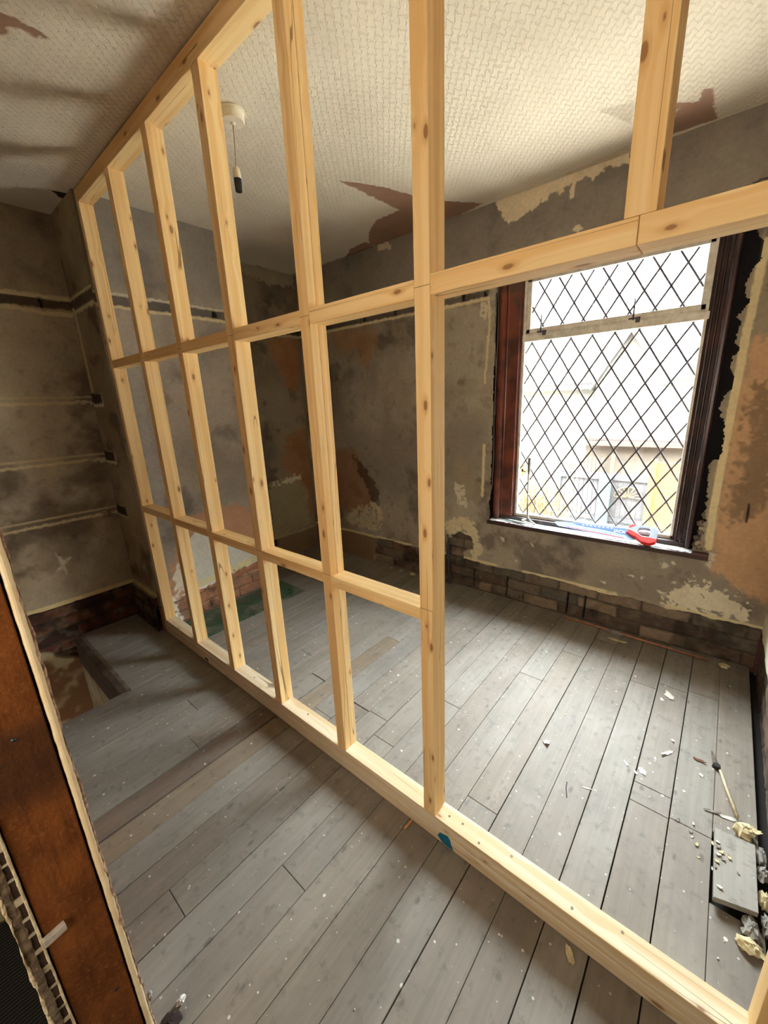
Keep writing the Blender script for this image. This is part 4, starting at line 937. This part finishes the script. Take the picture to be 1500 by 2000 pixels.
flake('peeled_strip', 2.338, 0.305, 0, 0.062, 0.014, M_RAG, 21, 1.62, 0.9, label='long cream peeling of paint on the floor below the saw handle', cat='paint peeling', thick=0.002)
flake('paper_flake', 1.998, 0.028, 0, 0.034, 0.020, M_FLAKE, 22, 0.5, 0.2, label='white star-shaped torn flake beside a board end near the window wall', cat='paper flake')
flake('paper_flake', 1.951, 0.050, 0, 0.012, 0.009, M_FLAKE, 23, 0.2, 0.2, label='small round white flake touching the star-shaped flake', cat='paper flake')
flake('paint_peeling', 1.629, -0.004, 0, 0.036, 0.008, M_FLAKE, 24, 0.75 + math.pi / 2 + .2, 0.9, label='slim white curled peeling midway between window wall and stud frame', cat='paint peeling')
flake('paper_flake', 1.480, 0.058, 0, 0.020, 0.014, simple('bluish_paper', (196, 204, 214), 0.8, 0.05), 25, 0.6, 0.2, label='bluish-white oval flake above the open board joint', cat='paper flake')
flake('paper_flake', 1.459, 0.077, 0, 0.012, 0.005, M_FLAKE, 26, 0.9, 0.6, label='tiny white sliver left of the bluish-white oval flake', cat='paper flake')
flake('paper_flake', 1.482, 0.112, 0, 0.018, 0.005, simple('bluish_smear', (186, 196, 208), 0.8, 0.05), 27, 0.7, 0.1, label='faint bluish smear flake two boards left of the oval flake', cat='paper flake')
flake('paper_flake', 1.572, 0.030, 0, 0.010, 0.005, M_FLAKE, 28, 0.2, 0.6, label='tiny white chip between the curled peeling and the oval flake', cat='paper flake')
flake('paper_flake', 1.710, -0.013, 0, 0.011, 0.007, M_FLAKE, 29, 0.4, 0.8, label='tiny crumpled white chip above the slim curled peeling', cat='paper flake')
flake('paper_flake', 1.590, -0.108, 0, 0.010, 0.007, M_FLAKE, 30, 0.4, 0.8, label='small white chip left of the pale rod', cat='paper flake')
flake('bark_chip', 1.660, -0.098, 0, 0.026, 0.008, M_BROWNBIT, 31, 1.5, 0.8, label='brown and white wood chip beside the dark end of the pale rod', cat='wood chip', thick=0.002)
flake('curled_paper', 1.396, 0.380, 0, 0.018, 0.013, M_FLAKE, 32, 0.4, 1.2, label='small curled white paper scrap alone in the middle of the grey boards', cat='paper scrap', thick=0.001)
flake('curled_paper', 1.600, 0.395 - .03, 0, 0.008, 0.005, M_RAG, 33, 0.4, 0.8, label='tiny cream crumb between the curled scrap and the window wall', cat='paper scrap')
m = MB(); m.tube([(1.265, 0.262, .003), (1.24, 0.258, .003), (1.205, 0.245, .002)], 0.0016, 5); tag(m.build('splinter', simple('dark_splinter', (60, 56, 54), 0.8), None, (1.24, 0.26, 0)), 'thin dark splinter lying right of the curled white paper scrap', 'splinter')
flake('splinter', 1.285, 0.199, 0, 0.020, 0.003, M_FLAKE, 34, 0.7 + 1.2, 0.5, label='thin white splinter right of the thin dark splinter', cat='splinter')
m = MB(); m.box(0.768, 0.806, 0.6215, 0.6285, 0.0005, 0.006, -0.08); tag(m.build('wood_chip', simple('orange_wood_chip', (204, 150, 98), 0.7), None, (0.787, 0.625, 0), bevel=0.001), 'small orange wood chip on the floor against the sole plate', 'wood chip')
flake('yellow_scrap', 0.778, 0.101 + .012, 0, 0.024, 0.010, M_RAG, 36, 0.55, 1.0, label='crumpled yellowish scrap on the floor in the shade of the sole plate', cat='paper scrap', thick=0.0012)
lump('plaster_crumb', 0.118, 0.805, 0, 0.010, 0.007, 0.008, M_FLAKE, 37, 'crumbled white plaster lump at the foot of the old timber post', 'plaster lump')
lump('dark_rag', 0.082, 0.783, 0, 0.026, 0.020, 0.014, simple('dark_brown_rag', (52, 36, 30), 0.9), 38, 'dark brown clump beside the white plaster lump near the post', 'clump')
lump('plaster_crumb', 0.075, 0.875, 0, 0.006, 0.009, 0.006, M_GREY, 39, 'grey plaster crumb on the floor right of the cut wall edge', 'plaster lump')
# pale rod with dark end, crumpled cream sheet, strip of torn paper
rod = empty('pale_rod', (1.54, -0.18, 0), label='long pale rod with a dark socket end lying on the boards near the right wall', cat='rod')
m = MB(); m.tube([(1.645, -0.160, .010), (1.56, -0.180, .012), (1.45, -0.205, .024)], [0.0042, 0.0048, 0.0055], 8); m.build('shaft', simple('pale_cane', (196, 182, 148), 0.6), rod, smooth=True)
m = MB(); m.tube([(1.662, -0.150, .0015), (1.662, -0.150, .014)], [0.0135, 0.011], 14); m.build('socket', M_BLACK, rod)
m = MB(); m.tube([(1.672, -0.148, .006), (1.70, -0.142, .006), (1.735, -0.135, .004)], [0.009, 0.007, 0.003], 7); m.build('tip', simple('grey_brown_tip', (100, 88, 78), 0.8), rod)
lump('crumpled_sheet', 1.412, -0.222, 0, 0.028, 0.024, 0.020, M_RAG, 41, 'crumpled cream sheet at the lower end of the pale rod', 'crumpled paper', rough=0.3)
flake('crumpled_sheet', 1.445, -0.243, 0.004, 0.030, 0.016, M_RAG, 42, 1.3, 1.2, label='folded cream leaf between the crumpled sheet and the right wall', cat='crumpled paper', thick=0.0015)
flake('torn_paper_strip', 1.447, -0.145, 0, 0.030, 0.006, M_GREY, 43, 1.9, 1.4, label='dirty twisted paper strip pointing away from the crumpled cream sheet', cat='paper strip', thick=0.0015)
flake('torn_paper_strip', 1.452, -0.190, 0, 0.036, 0.008, M_FLAKE, 44, 1.75, 1.0, label='clean white paper strip tucked behind the crumpled cream sheet', cat='paper strip', thick=0.001)
# the loose end of board along the right wall
lbv = [(1.372, -0.151), (1.372, -0.246), (1.150, -0.244), (1.128, -0.153)]
V2 = [(x, y_, 0.0015 + 0.05 * (1.372 - x) + 0.07 * (-0.15 - y_)) for x, y_ in lbv]
m = MB(); m.poly_prism(V2, (0, 0, 0.017)); lbd = m.build('loose_floorboard', M_FLOOR, None, (1.25, -0.2, 0), bevel=0.0012)
ca = lbd.data.color_attributes.new('albedo', 'FLOAT_COLOR', 'CORNER'); nn = len(lbd.data.loops)
ca.data.foreach_set('color', np.tile(np.append(GREY * 1.1, 1.0), nn).astype(np.float32))
tag(lbd, 'short loose grey board end tilting up beside the right wall', 'floorboard')
for i, (x, y_, a, b, c, mt) in enumerate(((1.115, -0.232, .030, .016, .014, M_GREY), (1.07, -0.228, .016, .026, .012, M_RAG), (1.30, -0.262, .022, .012, .016, M_GREY), (1.22, -0.262, .026, .010, .014, M_RAG), (1.15, -0.264, .028, .010, .018, M_GREY), (1.36, -0.262, .03, .010, .012, M_GREY))):
    lump('mortar_lump', x, y_, -0.004 if y_ < -.25 else 0, a, b, c, mt, 60 + i, ['grey mortar lump nearest the stud frame by the right wall', 'cream broken plaster lump beside the nearest grey mortar lump', 'grey mortar lump in the gap beside the far end of the loose board', 'cream plaster lump in the gap beside the middle of the loose board', 'grey mortar lump in the gap beside the near end of the loose board', 'grey mortar lump in the gap below the crumpled cream sheet'][i], 'rubble', rough=0.45)
# small flakes on and around the loose board
spots = [(1.325, -0.150), (1.318, -0.157), (1.300, -0.160), (1.285, -0.168), (1.272, -0.160), (1.262, -0.172), (1.245, -0.158), (1.236, -0.153), (1.225, -0.155), (1.29, -0.112), (1.31, -0.10), (1.325, -0.095), (1.25, -0.118), (1.165, -0.166), (1.24, -0.205), (1.28, -0.185), (1.36, -0.10), (1.345, -0.06)]
f0 = None
for i, (x, y_) in enumerate(spots):
    zz = 0.0195 + 0.05 * (1.372 - x) + 0.07 * (-0.15 - y_) if y_ < -0.153 and x < 1.37 else 0
    if i < 3: src = flake('plaster_flake', x, y_, zz, 0.009, 0.005, (M_RAG, M_FLAKE, M_GREY)[i], 80 + i, i * 1.1, 1.0, thick=0.002); srcs = (srcs + [src]) if i else [src]
    else:
        s = srcs[i % 3]; src = s.copy(); COL.objects.link(src); src.location = (x, y_, zz); src.rotation_euler = (0, 0, i * 1.7); k = rng.uniform(.5, 1.2); src.scale = (k, k, k)
    tag(src, 'small plaster flake scattered around the loose board end by the right wall', 'plaster flake', 'plaster flakes around the loose board')
# tiny crumbs everywhere on the boards
base = flake('paint_crumb', 1.30, 0.70, 0, 0.004, 0.003, M_FLAKE, 99, 0, 0.8, thick=0.0012, n=7)
pts = []
for i in range(34): pts.append((rng.gauss(1.33, 0.045), rng.gauss(0.72, 0.025), 0))
for i in range(80): pts.append((rng.uniform(0.92, 2.35), rng.uniform(-0.2, 1.9), 1))
for i in range(34): pts.append((rng.uniform(0.1, 0.78), rng.uniform(0.3, 2.0), 2))
LB = (('tiny white paint crumb in the crumb cluster right of the tall near stud', 'paint crumb cluster beyond the near stud'),
      ('tiny white paint crumb scattered over the boards between stud frame and window', 'paint crumbs on the window side'),
      ('tiny white paint crumb scattered over the boards on the near side of the stud frame', 'paint crumbs on the near side'))
for i, (x, y_, g) in enumerate(pts):
    if i: o = base.copy(); COL.objects.link(o)
    else: o = base
    o.location = (x, y_, 0); o.rotation_euler = (0, 0, rng.uniform(0, 6)); k = rng.uniform(.35, 1.0); o.scale = (k, k, k)
    tag(o, LB[g][0], 'paint crumb', LB[g][1])
# fallen bits along the foot of the window wall
for i, (x, y_, a, b) in enumerate(((2.405, 1.90, .022, .016), (2.40, 1.78, .016, .022), (2.41, 0.33, .014, .04), (2.40, -0.16, .02, .022), (2.40, 2.0, .012, .012))):
    lump('wall_crumb', x, y_, 0, a, b, 0.010, (M_GREY, M_RAG)[i % 2], 120 + i, ['grey rubble crumb at the foot of the bare brick between second and third stud', 'cream rubble crumb beside the grey one at the foot of the bare brick', 'cream plaster fragment resting on the copper pipe below the saw', 'cream plaster fragment at the corner where the pipe ends', 'small pale crumb left of the rubble at the far brick foot'][i], 'rubble', rough=0.4)
m = MB(); m.tube([(2.415, 0.62, .008), (2.420, 0.45, .009), (2.412, 0.2, .009), (2.405, -0.10, .009)], 0.007, 10)
tag(m.build('copper_pipe', M_COPPER, None, (2.415, 0.25, 0.008), smooth=True), 'thin dull copper pipe running along the foot of the window wall', 'pipe')

# cables
m = MB(); r = random.Random(3)
cables = []
for k in range(5):
    pts = []; x0 = 1.455 + r.uniform(-.018, .018)
    for j in range(9):
        f = j / 8; pts.append((XW - .012 - 0.012 * math.sin(f * 3) - r.uniform(0, .004), x0 - 0.020 * f * (k % 2) + 0.012 * math.sin(f * 5 + k), 0.395 - 0.39 * f))
    m.tube(pts, 0.0028, 6)
tag(m.build('cable_bundle', simple('grey_black_cable', (70, 70, 74), 0.5), None, (XW - .015, 1.455, 0.2)), 'bundle of dark cables hanging down the brick beside the tall near stud', 'cables')
m = MB(); m.tube([(2.452, 1.143, 2.0), (2.450, 1.150, 1.90), (2.448, 1.150, 1.70), (2.452, 1.140, 1.50), (2.450, 1.142, 1.20), (2.448, 1.136, 1.0), (2.440, 1.136, 0.80), (2.432, 1.150, 0.70), (2.425, 1.166, 0.655), (2.425, 1.168, 0.60), (2.43, 1.150, 0.576)], 0.0022, 7)
m.tube([(2.456, 1.140, 1.98), (2.458, 1.138, 1.70), (2.456, 1.142, 1.42), (2.457, 1.140, 1.25)], 0.002, 6)
tag(m.build('window_cable', simple('pale_grey_cable', (150, 146, 140), 0.5), None, (2.44, 1.15, 1.3)), 'thin pale cable hanging in the dark gap left of the window lining', 'cable')

# green tiled hearth
def hearth_mat():
    m, t, p = nt('dusty_green_tiles'); tc = N(t, 'ShaderNodeTexCoord')
    b = N(t, 'ShaderNodeTexBrick'); mp = N(t, 'ShaderNodeMapping'); L(t, tc.outputs['Object'], mp.inputs[0]); mp.inputs['Scale'].default_value = (1, 1, 1); mp.inputs['Rotation'].default_value = (0, 0, 0)
    L(t, mp.outputs[0], b.inputs['Vector']); b.inputs['Scale'].default_value = 6.5; b.inputs['Mortar Size'].default_value = 0.02
    b.inputs['Color1'].default_value = lc(52, 92, 62); b.inputs['Color2'].default_value = lc(38, 72, 48); b.inputs['Mortar'].default_value = lc(30, 40, 32)
    n = noise_n(t, tc.outputs['Object'], 7, 6, 0.65)
    L(t, mix_c(t, math_n(t, 'MULTIPLY', ramp(t, n, 0.42, 0.66), 0.8), b.outputs['Color'], lc(118, 108, 92)), p.inputs['Base Color'])
    L(t, ramp(t, n, 0.3, 0.6), p.inputs['Roughness']); return m
m = MB(); m.box(0.885, 1.70, 2.275, 2.575, 0.0008, 0.005)
tag(m.build('tiled_hearth', hearth_mat(), None, (1.3, 2.42, 0.0)), 'dusty green tiled hearth set in the floor before the blocked fireplace', 'hearth')

# ------------------------------------------------------------------ outside the window
def out(name, m, mat, label, cat, origin=(0, 0, 0), **k): return tag(m.build(name, mat, None, origin, **k), label, cat)
m = MB(); m.quad((2.7, -14, -2.7), (40, -14, -2.7), (40, 24, -2.7), (2.7, 24, -2.7)); tag(m.build('floor_yard', simple('pale_yard', (196, 190, 178), 0.9, 0.1, 1)), kind='structure')
m = MB(); m.box(2.70, 2.85, -1.5, -0.06, -2.7, 3.0); m.box(2.70, 2.85, 1.23, 4.5, -2.7, 3.0); m.box(2.70, 2.85, -0.06, 1.23, -2.7, 0.50); m.box(2.70, 2.85, -0.06, 1.23, 2.10, 3.0)
tag(m.build('wall_outer', simple('outer_brick', (150, 100, 80), 0.9)), kind='structure')
m = MB(); m.box(-1.6, 2.85, -1.6, 4.5, 2.60, 2.75); tag(m.build('ceiling_roof', simple('roof', (90, 84, 80), 0.9)), kind='structure')
m = MB(); m.box(-1.45, -1.30, -1.6, 4.5, -2.7, 2.6); m.box(-1.45, 2.7, -1.65, -1.5, -2.7, 2.6); m.box(-1.45, 2.7, 3.2, 3.35, -2.7, 2.6)
tag(m.build('wall_outer_back', simple('outer_brick2', (150, 100, 80), 0.9)), kind='structure')
def brick_tex(name, c1, c2, mo, sc):
    mt, t, p = nt(name); tc = N(t, 'ShaderNodeTexCoord'); mp = N(t, 'ShaderNodeMapping'); L(t, tc.outputs['Object'], mp.inputs[0]); mp.inputs['Rotation'].default_value = (math.pi / 2, 0, math.pi / 2)
    b = N(t, 'ShaderNodeTexBrick'); L(t, mp.outputs[0], b.inputs['Vector']); b.inputs['Scale'].default_value = sc
    b.inputs['Color1'].default_value = lc(*c1); b.inputs['Color2'].default_value = lc(*c2); b.inputs['Mortar'].default_value = lc(*mo); L(t, b.outputs['Color'], p.inputs['Base Color']); p.inputs['Roughness'].default_value = 0.9; return mt
def tile_tex(name, c1, c2, sc=3.0):
    mt, t, p = nt(name); tc = N(t, 'ShaderNodeTexCoord'); w = N(t, 'ShaderNodeTexWave', i_Scale=sc, bands_direction='X'); L(t, tc.outputs['Object'], w.inputs['Vector'])
    L(t, mix_c(t, ramp(t, w.outputs['Fac'], 0.1, 0.35), lc(*c1), lc(*c2)), p.inputs['Base Color']); p.inputs['Roughness'].default_value = 0.85; return mt
E_ = 1.0
# neighbour's house
hs = empty('neighbour_house', (18.5, 4.0, -2.7), label='pale house with gabled roof seen beyond the yard through the window', cat='house')
m = MB(); m.box(18.6, 25, 2.0, 4.3, -2.7, 1.62); m.poly_prism([(18.6, 4.3, 1.62), (18.6, 2.0, 1.62), (18.6, 3.2, 3.55)], (6.4, 0, 0)); m.box(19.4, 25, 4.3, 9.5, -2.7, 1.68); m.build('wall', simple('house_wall', (84, 81, 75), 0.9, 0.05, 1), hs)
m = MB(); m.poly_prism([(18.3, 4.45, 1.55), (18.3, 3.2, 3.62), (18.3, 1.85, 1.52), (18.3, 1.85, 1.40), (18.3, 3.2, 3.46), (18.3, 4.45, 1.42)], (6.8, 0, 0)); m.poly_prism([(19.1, 3.9, 1.64), (19.1, 9.6, 1.70), (22.5, 9.6, 4.1), (22.5, 3.9, 4.0)], (0, 0, 0.12)); m.build('roof', tile_tex('house_roof', (40, 36, 35), (48, 45, 43), 2.4), hs)
m = MB(); m.box(18.98, 19.1, 4.3, 9.6, 1.50, 1.66); m.build('gutter', simple('gutter', (46, 45, 45), 0.6), hs)
# lean-to with tiled roof
le = empty('tiled_outbuilding', (12, 1.8, -2.7), label='low outbuilding with pinkish tiled sloping roof below the neighbouring house', cat='outbuilding')
m = MB(); m.poly_prism([(11, 2.75, 0.22), (11, 0.2, 0.17), (14, 0.2, 1.5), (14, 2.9, 1.15)], (0, 0, 0.06)); m.build('roof', tile_tex('tiles', (43, 35, 31), (62, 52, 47), 3.0), le)
m = MB(); m.box(11.2, 13.9, 0.3, 2.7, -2.7, 0.20); m.build('wall', simple('outbuilding_wall', (69, 61, 51), 0.9, 0.1, 2), le)
m = MB(); m.box(10.9, 11.0, 0.2, 2.76, 0.10, 0.20); m.build('fascia', simple('fascia', (63, 46, 34), 0.8), le)
# bush
bt = MB(); r = random.Random(4)
bt.tube([(14.8, 0.72, -2.7), (14.8, 0.72, 1.3)], 0.05, 6)
for k in range(900):
    c = Vector((14.8 + r.gauss(0, .25), 0.72 + r.gauss(0, .38), 1.32 + r.gauss(0, .14))); a = r.uniform(0, 6.3); l = r.uniform(.06, .14); d = Vector((r.uniform(-.3, .3), math.cos(a), math.sin(a))) * l; e = Vector((0, -d.z, d.y)) * .25
    bt.v += [tuple(c), tuple(c + d * .5 + e), tuple(c + d), tuple(c + d * .5 - e)]; n = len(bt.v); bt.f.append((n - 4, n - 3, n - 2, n - 1))
tag(bt.build('climbing_bush', simple('leaf_green', (46, 57, 26), 0.7, 0.2, 5), None, (14.8, 0.72, 1.2)), 'green bush growing above the tiled roof at the right of the window view', 'bush')
# gates, fences
gt = empty('yard_gate', (10, 2.0, -2.7), label='wide grey boarded double gate with fan-shaped panel across the yard', cat='gate')
m = MB()
for i in range(18):
    y0 = 1.07 + i * 0.101; m.box(10.0, 10.03, y0, y0 + 0.094, -2.66, -0.42 + 0.03 * ((i * 7) % 3 == 0))
m.build('board_panel', simple('grey_boards', (51, 51, 53), 0.8, 0.2, 6), gt)
m = MB(); m.box(9.96, 10.04, 0.98, 1.07, -2.7, -0.34); m.box(9.96, 10.04, 2.88, 2.98, -2.7, -0.34); m.box(9.96, 10.0, 1.07, 2.88, -0.55, -0.46); m.box(9.96, 10.0, 1.07, 2.88, -1.5, -1.41); m.build('gate_frame', simple('grey_frame', (42, 42, 45), 0.8), gt)
m = MB()
for k in range(9):
    a = math.pi * k / 8; m.tube([(9.95, 1.45 + .02 * math.cos(a), -0.90 + .02 * math.sin(a)), (9.95, 1.45 + .26 * math.cos(a), -0.90 + .22 * math.sin(a))], 0.012, 5)
m.tube([(9.95, 1.45 + .27 * math.cos(math.pi * k / 16), -0.90 + .23 * math.sin(math.pi * k / 16)) for k in range(17)], 0.014, 5)
m.build('fan_panel', simple('ochre_iron', (73, 55, 33), 0.7), gt)
m = MB(); m.box(9.80, 9.92, 1.78, 2.02, -2.7, -0.42); out('water_butt_post', m, simple('dull_teal', (37, 55, 55), 0.7), 'dull teal upright post standing in front of the grey yard gate', 'post')
fn = empty('orange_fence', (9, 0.4, -2.7), label='bright orange timber fence at the lower right of the window view', cat='fence')
m = MB()
for i in range(26):
    z0 = -2.68 + i * 0.105; m.box(9.0, 9.02, -0.6, 0.98, z0, z0 + 0.098)
m.build('fence_boards', simple('orange_boards', (99, 61, 15), 0.8, 0.12, 3), fn)
m = MB(); m.box(8.92, 9.0, 0.90, 1.0, -2.7, 0.10); m.box(8.92, 9.0, -0.1, 0.0, -2.7, 0.10); m.build('fence_post', simple('orange_post', (87, 55, 17), 0.8), fn)
fb = empty('brown_fence', (12.5, 2.5, -2.7), label='brown fence panels standing behind the grey yard gate', cat='fence')
for y0, y1, z1 in ((2.18, 2.75, -0.20), (2.85, 3.10, -0.35), (1.95, 2.12, -0.10)):
    m = MB()
    for i in range(int((y1 - y0) / .09)): m.box(10.9, 10.93, y0 + i * .09, y0 + i * .09 + .08, -2.7, z1)
    m.build('fence_panel', simple('brown_boards', (69, 49, 36), 0.8, 0.15, 4), fb)
pg = MB(); r = random.Random(8)
for k in range(420):
    b = Vector((8.3 + r.uniform(-.3, .3), 3.0 + r.gauss(0, .25), -2.0)); a = r.gauss(0, .5); l = r.uniform(1.0, 2.1)
    tip = b + Vector((r.uniform(-.1, .1), math.sin(a) * l * .6, math.cos(a) * l)); e = Vector((0, .012, 0)); n = len(pg.v)
    pg.v += [tuple(b - e), tuple(b + e), tuple(tip + e * .3), tuple(tip - e * .3)]; pg.f.append((n, n + 1, n + 2, n + 3))
out('tall_grass_clump', pg, simple('straw', (92, 74, 40), 0.8, 0.2, 3), 'straw coloured tall grass clump at the lower left of the window view', 'grass clump', (8.3, 3.0, -2.7))
yb = MB(); r = random.Random(18)
for k in range(160):
    c = Vector((7.6, 3.02 + r.gauss(0, .07), -0.02 + r.gauss(0, .08))); n = len(yb.v); s_ = 0.035; q = [(0, -s_, 0), (0, 0, -s_), (0, s_, 0), (.01, 0, s_)]
    yb.v += [tuple(c + Vector(v)) for v in q]; yb.f.append((n, n + 1, n + 2, n + 3))
yb.tube([(7.62, 3.02, -2.7), (7.62, 3.02, -0.05)], 0.012, 5)
out('yellow_shrub', yb, simple('yellow_bloom', (125, 92, 9), 0.8, 0.1, 5), 'yellow flowering shrub tip beside the tall straw grass', 'shrub', (7.62, 3.02, -2.7))
flake('cream_patch', -0.116, 1.375, 0.0, 0.050, 0.030, M_RAG, 301, 1.2, 0.8, label='small pale cream patch on the dark ribbed carpet left of the cut wall end', cat='scrap', thick=0.002, lift=0.012)  # small crumpled pale cream sheet
